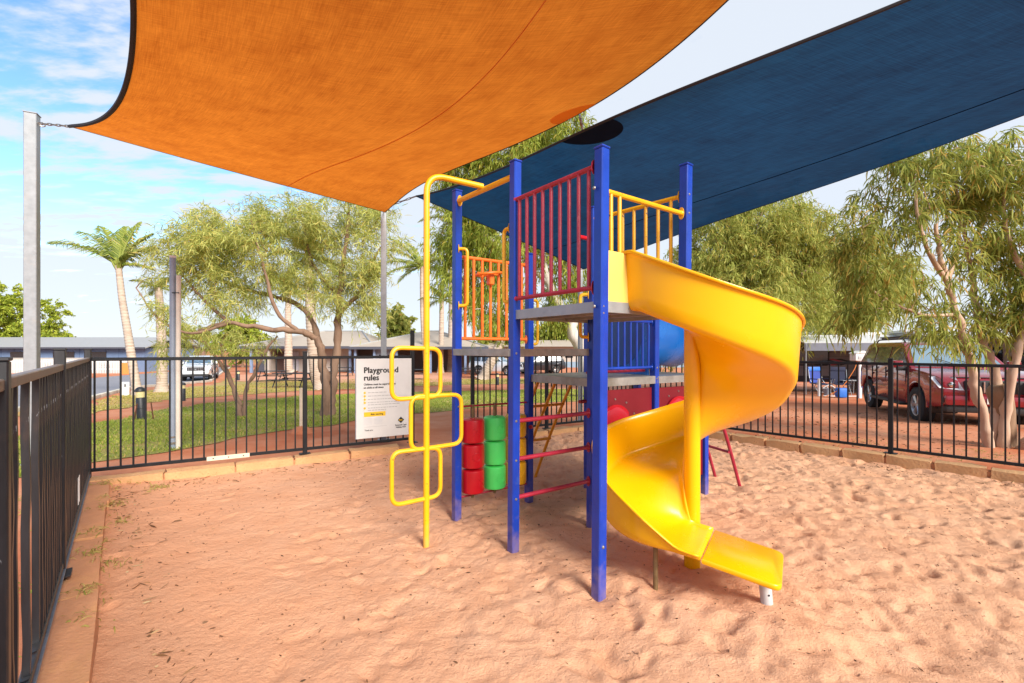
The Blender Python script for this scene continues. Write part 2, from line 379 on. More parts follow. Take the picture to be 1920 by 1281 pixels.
# kerb of the road: short lengths of cast concrete
rk = thing('road_kerb', 'low cream concrete kerb along the near edge of the grey road', 'kerb', gp(200, 742))
line = [Vector(p) for p in G([(-500,838),(-100,795),(163,752),(250,728),(330,722.5),(394,716),(418,698),(432,690)])]
seg0 = None
for a, b in zip(line[:-1], line[1:]):
    n = max(1, round((b-a).length/1.6))
    for k in range(n):
        p, q = a.lerp(b, k/n), a.lerp(b, (k+1)/n); d = q-p
        mb = MB().box((0,0,0.05), (d.length-0.015, 0.18, 0.16), frame(d), 0.02)
        obj('kerb_stone', mb, M_CONC, rk, loc=(p+q)/2-rk.location)

# ---------------------------------------------------------------- sand
def sand():
    x0, x1, y0, y1 = -4.7, 9.4, -2.75, 8.7; st = 0.021
    nx = int((x1-x0)/st); ny = int((y1-y0)/st)
    X, Y = np.meshgrid(np.linspace(x0, x1, nx), np.linspace(y0, y1, ny)); Z = np.zeros_like(X)
    def smooth_noise(cell, amp, seed):
        r = np.random.default_rng(seed); gx = int((x1-x0)/cell)+3; gy = int((y1-y0)/cell)+3; g = r.normal(size=(gy, gx))
        u = (X-x0)/cell; v = (Y-y0)/cell; i = u.astype(int); j = v.astype(int); fu = u-i; fv = v-j
        fu = fu*fu*(3-2*fu); fv = fv*fv*(3-2*fv)
        return amp*((g[j,i]*(1-fu)+g[j,i+1]*fu)*(1-fv) + (g[j+1,i]*(1-fu)+g[j+1,i+1]*fu)*fv)
    Z += smooth_noise(1.3, 0.012, 1) + smooth_noise(0.5, 0.006, 2)
    tram = np.clip((X + 1.6 + 0.35*(Y-2.5))/2.2, 0, 1); tram = tram*tram*(3-2*tram)   # left side is firm, right side is churned
    Z += (smooth_noise(0.22, 0.0065, 3) + smooth_noise(0.11, 0.0055, 4) + smooth_noise(0.055, 0.0036, 5) + smooth_noise(0.03, 0.0014, 6))*(0.30+0.70*tram)
    r = np.random.default_rng(11)
    def dent(cx, cy, ang, a, b, depth):
        R_ = max(a, b)*2.3
        i0, i1 = int((cx-R_-x0)/st), int((cx+R_-x0)/st)+2; j0, j1 = int((cy-R_-y0)/st), int((cy+R_-y0)/st)+2
        if i1 < 1 or j1 < 1 or i0 >= nx or j0 >= ny: return
        i0 = max(i0,0); j0 = max(j0,0); sx = X[j0:j1,i0:i1]-cx; sy = Y[j0:j1,i0:i1]-cy
        u = (sx*math.cos(ang)+sy*math.sin(ang))/a; v = (-sx*math.sin(ang)+sy*math.cos(ang))/b; q = np.sqrt(u*u+v*v)
        heel = 1+0.35*u
        Z[j0:j1,i0:i1] += depth*(-np.exp(-(q**2.4))*heel + 0.26*np.exp(-((q-1.35)/0.40)**2)*(1+0.8*np.clip(u,-1,1)))
    n = 0
    while n < 6600:
        cx = r.uniform(x0, x1); cy = r.uniform(y0, y1)
        w = float(np.clip((cx + 1.6 + 0.35*(cy-2.5))/2.2, 0, 1))
        if r.random() > 0.07 + 0.93*w: continue
        L = r.uniform(0.035, 0.095); dent(cx, cy, r.uniform(0, 6.28), L, L*r.uniform(0.38, 0.62), r.uniform(0.007, 0.021)*(0.40+0.60*w)*(0.5+L*8)); n += 1
    for k in range(26):          # a few deep prints in the firm sand
        dent(r.uniform(-2.8, 0.2), r.uniform(1.6, 3.6), r.uniform(0, 6.28), r.uniform(0.05, 0.10), r.uniform(0.03, 0.05), r.uniform(0.008, 0.02))
    Z += np.clip(0.06-np.hypot(X-1.40, Y-2.42)*0.1, 0, 0.05)
    Z -= 0.045*np.exp(-(((X-2.05)/0.55)**2+((Y-2.25)/0.42)**2))      # worn hollow past the slide
    for px_, py_ in ((.507,2.671),(.008,3.316),(-.486,3.99),(.163,4.437),(.657,3.763),(1.312,4.215),(.812,4.884),(1.954,4.63),(1.46,5.305),(-.648,3.436),(1.212,3.062),(.872,2.765)):
        q = np.hypot(X-px_, Y-py_); Z += -0.022*np.exp(-(q/0.10)**2) + 0.010*np.exp(-((q-0.22)/0.09)**2)
    for a_, n_, h_ in ((FC, (DB.y,-DB.x), 0.050), (FR, (DR.y, -DR.x), 0.040), (FC, (-DL.y, DL.x), 0.030)):
        dd_ = np.abs((X-a_.x)*n_[0]+(Y-a_.y)*n_[1]); Z += h_*np.exp(-np.clip(dd_-0.12, 0, 9)/0.28)
    Z = np.where(np.hypot(X, Y) < 0.0, 0, Z)
    # ease to the edging
    inside = inpoly_np(X, Y, [tuple(p) for p in PIT])
    idx = -np.ones(X.shape, int); keep = np.zeros(X.shape, bool)
    c = inside[:-1,:-1] | inside[1:,:-1] | inside[:-1,1:] | inside[1:,1:]
    keep[:-1,:-1] |= c; keep[1:,:-1] |= c; keep[:-1,1:] |= c; keep[1:,1:] |= c
    idx[keep] = np.arange(keep.sum()); verts = np.stack([X[keep], Y[keep], Z[keep]], 1)
    jj, ii = np.nonzero(c); fc = np.stack([idx[jj,ii], idx[jj,ii+1], idx[jj+1,ii+1], idx[jj+1,ii]], 1)
    m = bpy.data.materials.new('pink_sand'); m.use_nodes = True; nt = m.node_tree; b = nt.nodes['Principled BSDF']
    b.inputs['Roughness'].default_value = 0.95; b.inputs['Specular IOR Level'].default_value = 0.1
    tc = nt.nodes.new('ShaderNodeTexCoord'); sp = nt.nodes.new('ShaderNodeSeparateXYZ'); link(nt, tc.outputs['Object'], sp.inputs[0])
    def nz(s, d=8, rg=0.65):
        q = nt.nodes.new('ShaderNodeTexNoise'); q.inputs['Scale'].default_value = s; q.inputs['Detail'].default_value = d; q.inputs['Roughness'].default_value = rg
        link(nt, tc.outputs['Object'], q.inputs['Vector']); return q.outputs[0]
    def mth(op, a, c=None):
        q = nt.nodes.new('ShaderNodeMath'); q.operation = op
        for i, v in enumerate((a, c)):
            if v is None: continue
            if isinstance(v, (int, float)): q.inputs[i].default_value = v
            else: link(nt, v, q.inputs[i])
        return q.outputs[0]
    def mix(fac, a, c):
        mx = nt.nodes.new('ShaderNodeMix'); mx.data_type = 'RGBA'; link(nt, fac, mx.inputs[0])
        if isinstance(a, tuple): mx.inputs[6].default_value = a+(1,)
        else: link(nt, a, mx.inputs[6])
        mx.inputs[7].default_value = c+(1,); return mx.outputs[2]
    def rng(f, lo, hi, t=1.0):
        mr = nt.nodes.new('ShaderNodeMapRange'); mr.inputs['From Min'].default_value = lo; mr.inputs['From Max'].default_value = hi; mr.inputs['To Max'].default_value = t; link(nt, f, mr.inputs[0]); return mr.outputs[0]
    # pale quarry sand, with red dirt trodden in from the left edging and in patches
    d = mth('ADD', mth('MULTIPLY', sp.outputs[0], 0.76), mth('MULTIPLY', sp.outputs[1], 0.65))      # distance from the left fence
    f = mth('ADD', rng(d, 1.5, -0.7), mth('MULTIPLY', mth('SUBTRACT', nz(1.2), 0.5), 1.1))
    c = mix(rng(nz(3.0), 0.35, 0.68), (0.66, 0.348, 0.205), (0.70, 0.405, 0.258))
    c = mix(rng(f, 0.0, 1.0, 0.85), c, (0.64, 0.30, 0.165))
    c = mix(rng(nz(90, 3), 0.66, 0.74, 0.55), c, (0.30, 0.15, 0.08))
    c = mix(rng(nz(170, 3), 0.64, 0.75, 0.5), c, (0.68, 0.46, 0.34))
    link(nt, c, b.inputs['Base Color'])
    bp = nt.nodes.new('ShaderNodeBump'); bp.inputs['Strength'].default_value = 0.8; bp.inputs['Distance'].default_value = 0.028
    link(nt, mth('ADD', mth('ADD', mth('MULTIPLY', nz(26, 8, 0.72), 0.9), mth('MULTIPLY', nz(9, 6, 0.7), 0.9)), mth('MULTIPLY', nz(140, 4), 0.22)), bp.inputs['Height']); link(nt, bp.outputs[0], b.inputs['Normal'])
    o = npmesh("sand", verts, [fc], m, smooth=180); o['kind'] = 'structure'
    def zat(x, y):
        i = int(np.clip((x-x0)/(x1-x0)*(nx-1), 0, nx-1)); j = int(np.clip((y-y0)/(y1-y0)*(ny-1), 0, ny-1)); return float(Z[j, i])
    return zat
ZS = sand()

# ---------------------------------------------------------------- edging blocks and fences
def edging(label, p0, d, length, inward, material, blk, gap, top=0.135, w=0.19, skip=None, rough=0.012):
    root = thing('sandpit_edging', label, 'edging', (p0.x, p0.y, 0), 0, 'edging round the sandpit'); d3 = Vector((d.x, d.y, 0)); i3 = Vector((inward.x, inward.y, 0)); t = 0.0; F = frame(d3)
    k = 0; mc = d3*(length/2)+i3*(w*0.33); mc.z = top/2-0.12; obj('mortar_bed', MB().box((0,0,0), (length, w*0.72, top+0.16), F), MATS['dusty_edging_block'], root, loc=mc)
    while t < length:
        L = min(blk*random.uniform(0.93, 1.07), length-t)
        if L < 0.08: break
        tt = top if not (skip and skip[0] < t+L/2 < skip[1]) else top-0.05
        bm = bmesh.new(); bmesh.ops.create_cube(bm, size=1)
        for v in bm.verts: v.co = Vector((v.co.x*(L-gap), v.co.y*w, v.co.z*0.32))
        bmesh.ops.subdivide_edges(bm, edges=bm.edges[:], cuts=2, use_grid_fill=True)
        for v in bm.verts:
            s = Vector((random.gauss(0,1), random.gauss(0,1), random.gauss(0,1)))*rough*0.45; edge = (abs(v.co.x) > (L-gap)/2-0.001) + (abs(v.co.y) > w/2-0.001) + (v.co.z > 0.159)
            v.co += s
            if edge >= 2: v.co *= 0.985; v.co.z -= 0.006
        bm.verts.index_update(); mb = MB().add([F @ v.co for v in bm.verts], [[v.index for v in f.verts] for f in bm.faces]); bm.free()
        c = d3*(t+L/2) + i3*(w*0.33 + random.uniform(-0.006, 0.006)); c.z = tt-0.16+random.uniform(-0.006, 0.004)
        obj('edging_block', mb, material, root, loc=c, smooth=50); t += L; k += 1
    return root
inB = V(DB.y, -DB.x); inL = V(-DL.y, DL.x); inR = V(DR.y, -DR.x)
edging('orange limestone blocks edging the sand under the back fence', FC, DB, LEN_B, inB, M_KERB, 0.62, 0.012, skip=(3.46, 4.37))
edging('dusty red edging blocks beside the near left fence', FC, DL, LEN_L, inL, M_KERBL, 0.95, 0.007, top=0.115, w=0.21, rough=0.008)
edging('pitted yellow limestone blocks with open joints under the right fence', FR, DR, LEN_R, inR, M_KERB, 0.46, 0.030)

def fence(label, p0, d, length, zb, zt, posts, spacing, material, gap=None, bar_r=0.008, wob=0.0, post_top=0.055, square=True, post_sizes=None, miss=(), rail_m=None):
    root = thing('pool_fence', label, 'fence', (p0.x, p0.y, zb)); d3 = Vector((d.x, d.y, 0)); F = frame(d3); h = zt-zb
    spans = [(0, length)] if not gap else [(0, gap[0]), (gap[1], length)]
    for a, b in spans:
        obj('top_rail', MB().box((0,0,0), (b-a, 0.036, 0.036), F, 0.004), rail_m or material, root, loc=d3*((a+b)/2)+V(0,0,h))
        obj('bottom_rail', MB().box((0,0,0), (b-a, 0.036, 0.034), F, 0.004), material, root, loc=d3*((a+b)/2)+V(0,0,0.03))
    bars = []
    for v in range(4):
        mb = MB(); n = 8; pth = []
        for k in range(n+1):
            z = 0.03 + (h-0.03)*k/n; a = wob*(0 if k in (0,n) else random.gauss(0,1)); c = wob*(0 if k in (0,n) else random.gauss(0,1)); pth.append(d3*a*0.6+V(-d.y,d.x,0)*c + V(0,0,z))
        if wob:
            pth = crom(pth, 2)
        if square:
            vs = []; fs = []
            for k, p in enumerate(pth):
                for sx, sy in ((-1,-1),(1,-1),(1,1),(-1,1)): vs.append(p + F @ V(sx*bar_r, sy*bar_r, 0))
            for k in range(len(pth)-1):
                for q in range(4): fs.append((k*4+q, k*4+(q+1) % 4, k*4+4+(q+1) % 4, k*4+4+q))
            mb.add(vs, fs)
        else: mb.tube(pth, bar_r, 7)
        me = bpy.data.meshes.new('bar'); me.from_pydata(mb.v, [], mb.f); finish(me, material, 35 if not square else 20); bars.append(me)
    t = spacing*0.5; k = 0
    while t < length:
        if not (gap and gap[0]-0.03 < t < gap[1]+0.03) and not any(abs(t-p) < 0.05 for p in posts) and k not in miss:
            o = bpy.data.objects.new('bar', bars[k % 4]); COL.objects.link(o); o.parent = root; o.location = d3*t
        t += spacing; k += 1
    for i, p in enumerate(posts):
        top = post_top if not post_sizes else post_sizes[i]
        pz = zt-zb+top
        mb = MB().box((0,0,pz/2-0.03), (0.05, 0.05, pz+0.06), F, 0.004)
        o = obj('post', mb, material, root, loc=d3*p)
        obj('cap', MB().box((0,0,0), (0.056, 0.056, 0.012), F, 0.003), M_DARK, o, loc=(0,0,pz+0.006))
        if p < length-0.05 and p > 0.05: obj('base_plate', MB().box((0,0,0), (0.13, 0.10, 0.010), F, 0.002), material, o, loc=(0,0,-0.028))
    return root
fb = fence('black tube fence with the rules sign along the back of the sandpit', FC + inB*0.0, DB, LEN_B, 0.165, 1.345, [0.0, 2.053, 3.44, 4.375, 5.73, LEN_B], 0.105, M_FENCE, gap=(3.46, 4.375), post_sizes=[0.10,0.07,0.36,0.06,0.06,0.06], miss=(5,))
fl = fence('weathered black fence with bent bars at the near left edge', FC, DL, 7.4, 0.165, 1.345, [0.03, 2.70, 4.42, 6.9], 0.088, M_FENCEW, bar_r=0.0115, wob=0.0018, rail_m=mat('faded_sunlit_rail_paint', (.17,.135,.115), 0.45, var=0.3, scale=8, dirt=((.30,.20,.15), 6, .55, .75)), post_sizes=[0.10,0.10,0.07,0.07], miss=(42,43,45,46))  # top rail colour mixes sun fading with painted sunlit brightness
fr = fence('black tube fence along the right side before the red car', FR, DR, LEN_R, 0.165, 1.265, [0.06, 1.36, 3.76, 6.2, 8.6], 0.102, M_FENCE, post_sizes=[0.06]*5)
# strip under the left fence, coloured for the bottom rail's bluish reflection, and a pale repair plate on the back fence
F = frame((DL.x, DL.y, 0))
obj('bottom_sheen_strip', MB().box((0,0,0), (6.8, 0.055, 0.012), F, 0.002), mat('blue_reflection_steel', (0.16,0.20,0.27), 0.4, 0.5, var=0.3, scale=12), fl, loc=V(DL.x,DL.y,0)*3.5+V(0,0,0.003))
c3 = V(DL.x,DL.y,0)
for q in (3.62, 3.74, 3.95, 4.14, 4.36): obj('rail_hole', MB().lathe([(0.012,0),(0.013,0.002)], seg=12), M_DARK, fl, loc=c3*q+V(0,0,0.0495))
for q in (1.62, 1.72): obj('notice_strip', MB().box((0,0,0), (0.03, 0.004, 0.20), F), M_WHITE, fl, loc=c3*q+V(0,0,0.22)+V(inL.x,inL.y,0)*0.024)
F = frame((DB.x, DB.y, 0)); b3 = V(DB.x,DB.y,0); n3 = V(inB.x,inB.y,0)
pp = obj('repair_plate', MB().box((0,0,0), (0.425, 0.008, 0.05), F, 0.002), mat('cream_plate', (0.66,0.58,0.45), 0.6), fb, loc=b3*1.237+n3*0.026+V(0,0,0.03))
for q in (-0.15, 0.0, 0.15): obj('bolt', MB().lathe([(0.008,0),(0.006,0.004)], seg=8, axis=n3), M_DARK, pp, loc=b3*q+n3*0.004)

# ---------------------------------------------------------------- climbing tower with spiral slide
TW = thing('play_tower', 'blue posted climbing tower with a yellow spiral slide in the sand', 'playground equipment', (0.6, 3.6, 0))
u = V(0.618, -0.786, 0); v = V(0.82, 0.572, 0)
P1 = V(.507,2.671,0); P2 = V(.008,3.316,0); P5 = V(-.486,3.99,0); P6 = V(.163,4.437,0); P4 = V(.657,3.763,0)
P7 = V(1.312,4.215,0); P8 = V(.812,4.884,0); P3 = V(1.200,3.170,0); P9 = V(1.954,4.63,0); P10 = V(1.46,5.305,0)
FT = frame(u)
PS = 0.066
def part(name, mb, m, parent=TW, smooth=35, label=None): return obj(name, mb, m, parent, world=True, smooth=smooth, label=label)
for p, zt, lean in ((P1,2.624,(.021,0)),(P2,2.81,(.018,0)),(P5,2.83,(.006,0)),(P6,2.37,(.008,0)),(P4,2.61,(.012,0)),(P7,1.95,(.01,0)),(P8,2.0,(0,0)),(P3,2.725,(.012,0)),(P9,1.9,(0,0)),(P10,1.9,(0,0))):
    zt0 = -0.18 if p is not P3 else 1.67; b = p + V(0,0,zt0); top = p + V(lean[0], lean[1], zt)
    ax = (top-b); L = ax.length; ax.normalize(); x = (u - ax*u.dot(ax)).normalized(); y = ax.cross(x); M = Matrix((x, y, ax)).transposed()
    o = part('post', MB().box(b.lerp(top, .5), (PS, PS, L), M, 0.006), M_BLUE)
    part('post_cap', MB().box(top+V(0,0,0.006), (PS+0.006, PS+0.006, 0.014), M, 0.004), M_BLUE, o)
def post_bolts(p, zs, n):
    for z in zs: part('bolt', MB().lathe([(0.011,0),(0.010,0.004),(0.006,0.008)], p+V(0,0,z)+n*(ed0+0.001), 8, n), M_BOLT)
ed0 = PS*0.5
post_bolts(P1, (1.70,1.66,2.53,.30), u); post_bolts(P2, (1.70,1.42,2.53,1.815,.93,.645,.365), u); post_bolts(P5, (1.425,2.74,.95), u); post_bolts(P1, (2.39,1.70), -v); post_bolts(P3, (2.39,2.52), u); post_bolts(P7, (1.18,1.28), u)
def deck(a, b, c, d, zt, th=0.062, label=None):
    pts = [a, b, c, d]; cen = sum(pts, V(0,0,0))/4
    o = []
    for p in pts: o.append(p + (p-cen).normalized()*0.0)
    mb = MB().prism([V(p.x, p.y, zt-0.012) for p in o], (0,0,0.012))
    dk = part('deck', mb, M_DECK, smooth=20, label=label)
    for i in range(4):
        p, q = o[i], o[(i+1) % 4]; e = q-p; inn = (cen-(p+q)/2); inn.z = 0; inn.normalize()
        part('deck_skirt', MB().box((p+q)/2 + inn*0.002 + V(0,0,zt-th/2), (e.length-0.004*(i % 2)*0 - 0.01, 0.006, th), frame(e), 0.0015), M_DECK if zt < 1.6 else M_GALV, dk)
    for k in (0.33, 0.66):
        p, q = o[0].lerp(o[1], k), o[3].lerp(o[2], k)
        part('joist', MB().box((p+q)/2+V(0,0,zt-0.036), ((q-p).length-0.03, 0.04, 0.04), frame(q-p), 0), M_DECK, dk)
    return dk
def inset(a, k=0.0): return a
ed = PS*0.5
deck(P1-v*ed*0.2+u*0.036, P3+u*0.036+v*0.02, P4-u*0.02+v*0.02, P2-u*0.02-v*ed*0.2, 1.732, 0.066)
deck(P2-v*0.036, P4-v*0.0+u*0.0, P6, P5-v*0.036, 1.453, 0.056)
deck(P4+v*0.02+u*0.036, P7+u*0.036+v*0.01, P8-u*0.03, P6-u*0.03-v*0.0, 1.205, 0.070)
deck(P7+u*0.036+v*0.02, P9+u*0.036, P10-u*0.03, P8-u*0.03+v*0.01, 1.20, 0.066)
def flange(parent, p, axis, m, s=1.0):
    axis = Vector(axis).normalized(); c = p
    M = frame(axis); mb = MB().lathe([(0.020*s,0),(0.020*s,0.006),(0.016*s,0.012)], c, 14, axis)
    # oval plate with two lugs
    pts = [];
    for k in range(20):
        a = 2*math.pi*k/20; pts.append(c + M @ V(0, 0.021*s*math.cos(a), 0.042*s*math.sin(a)))
    mb.prism(pts, axis*0.005); f = part('flange', mb, m, parent)
def railing(a, b, zlo, zhi, nbar, m, r=0.015, rb=0.013, inset_=0.085, fl=True, bars=None, zbar_lo=None):
    d = (b-a); d.z = 0; dn = d.normalized()
    root = part('railing', MB().tube([a+V(0,0,zhi)+dn*ed, b+V(0,0,zhi)-dn*ed], r), m)
    part('bottom_rail', MB().tube([a+V(0,0,zlo)+dn*ed, b+V(0,0,zlo)-dn*ed], r*0.95), m, root) if zbar_lo is None else None
    if fl:
        for p, s in ((a+dn*ed, 1), (b-dn*ed, -1)):
            flange(root, p+V(0,0,zhi), dn*s, m)
            if zbar_lo is None: flange(root, p+V(0,0,zlo), dn*s, m)
    fr_ = bars if bars is not None else [(inset_ + (d.length-2*inset_)*k/(nbar-1))/d.length for k in range(nbar)]
    for t in fr_:
        p = a.lerp(b, t); part('bar', MB().tube([p+V(0,0,zbar_lo if zbar_lo is not None else zlo), p+V(0,0,zhi)], rb, 10), m, root)
    return root
o1 = u*0.0
railing(P2, P1, 1.815, 2.53, 9, M_RED, 0.0155, 0.0125, 0.075)
railing(P1, P3, 2.03, 2.39, 2, M_YEL, 0.0165, 0.013, bars=[0.125, 0.215], zbar_lo=2.02)
railing(P4, P3, 1.80, 2.52, 7, M_YEL, 0.0155, 0.013, 0.10)
railing(P5, P6, 1.545, 2.265, 8, M_ORA, 0.0155, 0.013, 0.085)
railing(P4+v*0.0, P7, 1.285, 1.70, 9, M_BLUE, 0.014, 0.0105, 0.075)
# overhead bar, arm and loop climber
bar = part('overhead_bar', MB().tube([P5+V(0,0,2.742)+u*0.03, P2+V(0.014,0,2.715)-u*0.02], 0.021, 12), M_YEL)
flange(bar, P5+V(0.01,0,2.742)+u*ed, u, M_YEL, 1.15)
LP = V(-.648,3.436,0); joint = V(-.235,3.65,2.742)
cl = part('loop_climber', MB().tube(fillet([LP+V(0,0,-0.1), LP+V(0.004,0,2.775), joint+V(0,0,0.012)], 0.15, 10), 0.0235, 14), M_YEL)
for k, (z0, z1, a, b) in enumerate(((1.085,1.462,-.268,.118),(.70,1.10,-.122,.300),(.32,.705,-.268,.118))):
    y0 = V(0,0,0.004*k)
    p = [LP+v*a+V(0,0,z0), LP+v*b+V(0,0,z0+0.005), LP+v*b+V(0,0,z1-0.008), LP+v*a+V(0,0,z1)]
    part('step_loop', MB().tube(fillet(p, 0.075, 6, True), 0.0165, 10, closed=True), M_YEL, cl)
# grab handles
def handle(p, z0, z1, out, m=M_YEL):
    out = Vector(out); a, b = p+V(0,0,z0), p+V(0,0,z1)
    h = part('grab_handle', MB().tube(fillet([a, a+out*0.085, b+out*0.085, b], 0.05, 6), 0.0145, 10), m)
    flange(h, a, out, m, 0.9); flange(h, b, out, m, 0.9)
handle(P5+u*ed, 1.83, 2.325, (u*0.45+v*0.75))
handle(P2-u*ed, 1.80, 2.34, -u*0.9)
handle(P6+v*ed, 1.50, 1.93, v*0.9)
handle(P4-v*ed*1.0-u*0.0, 1.55, 1.90, (-v*0.6-u*0.5))
# red rungs between two posts
for z in (0.925, 0.645, 0.365):
    r_ = part('rung', MB().tube([P2+V(0,0,z)+v*ed, P4+V(0,0,z)-v*ed], 0.0165, 12), M_RED)
    flange(r_, P4+V(0,0,z)-v*ed, -v, M_RED); flange(r_, P2+V(0,0,z)+v*ed, v, M_RED)
part('rung', MB().tube([P4+V(0,0,2.36)-v*ed, P4+V(0,0,2.36)-v*0.14], 0.0165, 12), M_DRED)
part('rung', MB().tube([P8+V(0,0,.895)-v*0.12, P8+V(0,0,.895)+v*0.4], 0.02, 12), M_RED)
part('rung', MB().tube([P6+V(0,0,.70)-v*.02+u*0.05, P6+V(0,0,.70)+u*0.04], 0.02, 10), M_RED)
# noughts and crosses drums on a rod frame
dv = (P6-P5).normalized(); dlen = (P6-P5).length
nc = part('noughts_and_crosses', MB().tube([P5+V(0,0,.945), P6+V(0,0,.935)], 0.0085, 8), M_RED)
part('lower_rod', MB().tube([P5+V(0,0,.145), P6+V(0,0,.145)], 0.0085, 8), M_RED, nc)
ndir = Vector((dv.y, -dv.x, 0))
for ci, (s, m) in enumerate(((.205, M_DRED), (.50, M_DGRN), (.80, M_DYEL))):
    c = P5.lerp(P6, s); part('spindle', MB().tube([c+V(0,0,.12), c+V(0,0,.955)], 0.0135, 10), M_BROWNPIPE, nc)
    for k in range(3):
        zc = .277 + k*.2235; R_ = 0.101; h = 0.104
        mb = MB().lathe([(0.02,-h),(R_-0.014,-h),(R_-0.003,-h+0.006),(R_,-h+0.018),(R_,h-0.018),(R_-0.003,h-0.006),(R_-0.014,h),(0.02,h)], c+V(0,0,zc), 32)
        mb.lathe([(0.026,h-0.002),(0.024,h+0.006)], c+V(0,0,zc), 12)
        for sg in (-1.0, 1.0):         # moulding seams
            a = ndir*math.cos(sg*1.0)+dv*math.sin(sg*1.0); pt = c+V(0,0,zc)+a*(R_-0.001); mb.tube([pt+V(0,0,-h+0.02), pt+V(0,0,h-0.02)], 0.003, 6)
        o = part('drum', mb, m, nc)
        kind = ('x','o')[(ci + k + (1 if ci == 1 and k == 1 else 0)) % 2] if ci != 1 else ('o','','o')[k]
        ang0 = {0:-0.15,1:0.05,2:0.2}[ci] + (0.5 if (ci == 0 and k == 0) else 0)
        ring = MB()
        def onsurf(a, z): q = ndir*math.cos(a)+dv*math.sin(a); return c+V(0,0,zc+z)+q*(R_+0.0005)
        if kind == 'o':
            ring.tube([onsurf(ang0+0.36*math.cos(t)*1.0, 0.036*math.sin(t)) for t in np.linspace(0, 2*math.pi, 24)[:-1]], 0.0042, 6, closed=True)
        elif kind == 'x':
            for sg in (-1, 1): ring.tube([onsurf(ang0+q*0.30, sg*q*0.032) for q in np.linspace(-1,1,7)], 0.0042, 6)
        if kind: part('embossed_mark', ring, m, nc)
# orange steering wheel gadget behind the orange railing
w0 = P5.lerp(P6, .42) + V(0,0,2.14) + ndir*0.03
gad = part('steering_wheel', MB().tube([w0+V(0,0,.0)+(-ndir*.03+dv*0.12*math.cos(t)+V(0,0,0.018*math.cos(t))-ndir*0.10*math.sin(t)) for t in np.linspace(0,2*math.pi,28)[:-1]], 0.013, 8, closed=True), M_ORA)
part('steering_bracket', MB().box(w0+V(0,0,-.055), (0.05,0.07,0.10), frame(dv), 0.008), M_ORA, gad)
part('spoke', MB().tube([w0-ndir*.03+dv*.12, w0-ndir*.03-dv*.12], 0.009, 6), M_ORA, gad)
# amber ladder behind and maroon ladder on the far right
out = -u
def net(tops, drop, foot, m, rungs, r=0.017, name='climbing_ladder'):
    tops = [Vector(p) for p in tops]; foots = [Vector((p.x, p.y, -0.08)) + foot for p in tops]
    root = None
    for a, b in zip(tops, foots):
        mid = a.lerp(b, .5); o = MB().tube(crom([a, mid+foot*0.04, b], 5), r, 10)
        if root is None: root = part(name, o, m)
        else: part('side_rail', o, m, root)
    for z in rungs:
        q = [a.lerp(b, (a.z-z)/(a.z-b.z)) for a, b in zip(tops, foots)]
        part('ladder_rung', MB().tube([q[0], q[-1]], r*0.85, 10), m, root)
net([(.275,4.55,1.16),(.463,4.66,1.16),(.655,4.79,1.16)], 1, V(-.40,.50,0), M_AMB, (.86,.46))
net([(1.93,4.50,1.17),(1.83,4.86,1.17)], 1, V(.52,.36,0), M_RED, (.82,.38))
# blue tunnel under the top deck, red bubble panels below the low decks
tc = (P7+P8)/2 + V(0,0,1.60); axis = v
pn = MB(); pts = []
pan = part('tunnel_flange', MB().box(tc+V(0,0,.0)-v*0.012, (.018, (P7-P8).length-0.07, .78), frame(v), .004), M_BLUEPL)
prof = [(0.33,0.0),(0.345,0.01),(0.345,0.03),(0.32,0.05)] + [(0.32+0.008*(k % 2), 0.08+0.08*k) for k in range(9)] + [(0.345,0.82),(0.345,0.84),(0.33,0.85)]
part('tunnel', MB().lathe(prof, tc+v*0.0, 36, v), M_BLUEPL)
for k in range(10):
    a = 2*math.pi*k/10; q = tc - v*0.022 + u*0.37*math.cos(a) + V(0,0,0.37*math.sin(a)); part('bolt', MB().lathe([(0.011,0),(0.008,0.006)], q, 8, -v), M_BOLT, pan)
part('tunnel_mouth', MB().lathe([(0.322,0.0),(0.325,0.006)], tc-v*0.027, 36, v), mat('tunnel_mouth_shade', (0.006,0.07,0.30), 0.3))  # flat darker disc paints the shaded hollow of the closed tunnel
for a, b, zt, zb_, cx, cz, rad in ((P4,P7,1.10,.18,.34,.74,.235),(P7,P9,1.09,.18,.45,.76,.24)):
    d = (b-a).normalized(); c = (a+b)/2+V(0,0,(zt+zb_)/2); pa = part('bubble_panel', MB().box(c, ((b-a).length-0.072, 0.018, zt-zb_), frame(d), 0.004), M_REDPANEL)
    bc = a.lerp(b, cx)+V(0,0,cz); part('bubble', MB().lathe([(rad,0),(rad,0.012)]+[(rad*.93*math.cos(t), 0.012+rad*0.10*math.sin(t)) for t in np.linspace(0,1.5,9)], bc+u*0.008, 32, u), M_REDBUB, pa)
    for k in range(12):
        t = 2*math.pi*k/12; part('bolt', MB().lathe([(0.010,0),(0.008,0.006)], bc+d*(rad+.045)*math.cos(t)+V(0,0,(rad+.045)*math.sin(t))+u*0.009, 8, u), M_BOLT, pa) if abs((rad+.045)*math.cos(t)+(a-b).length*(cx-.5)) < .33 else None
part('tie_bar', MB().tube([P4+V(0,0,1.252)+v*.03-u*.08, P7+V(0,0,1.252)-v*.03-u*.08], 0.012, 8), M_RED)

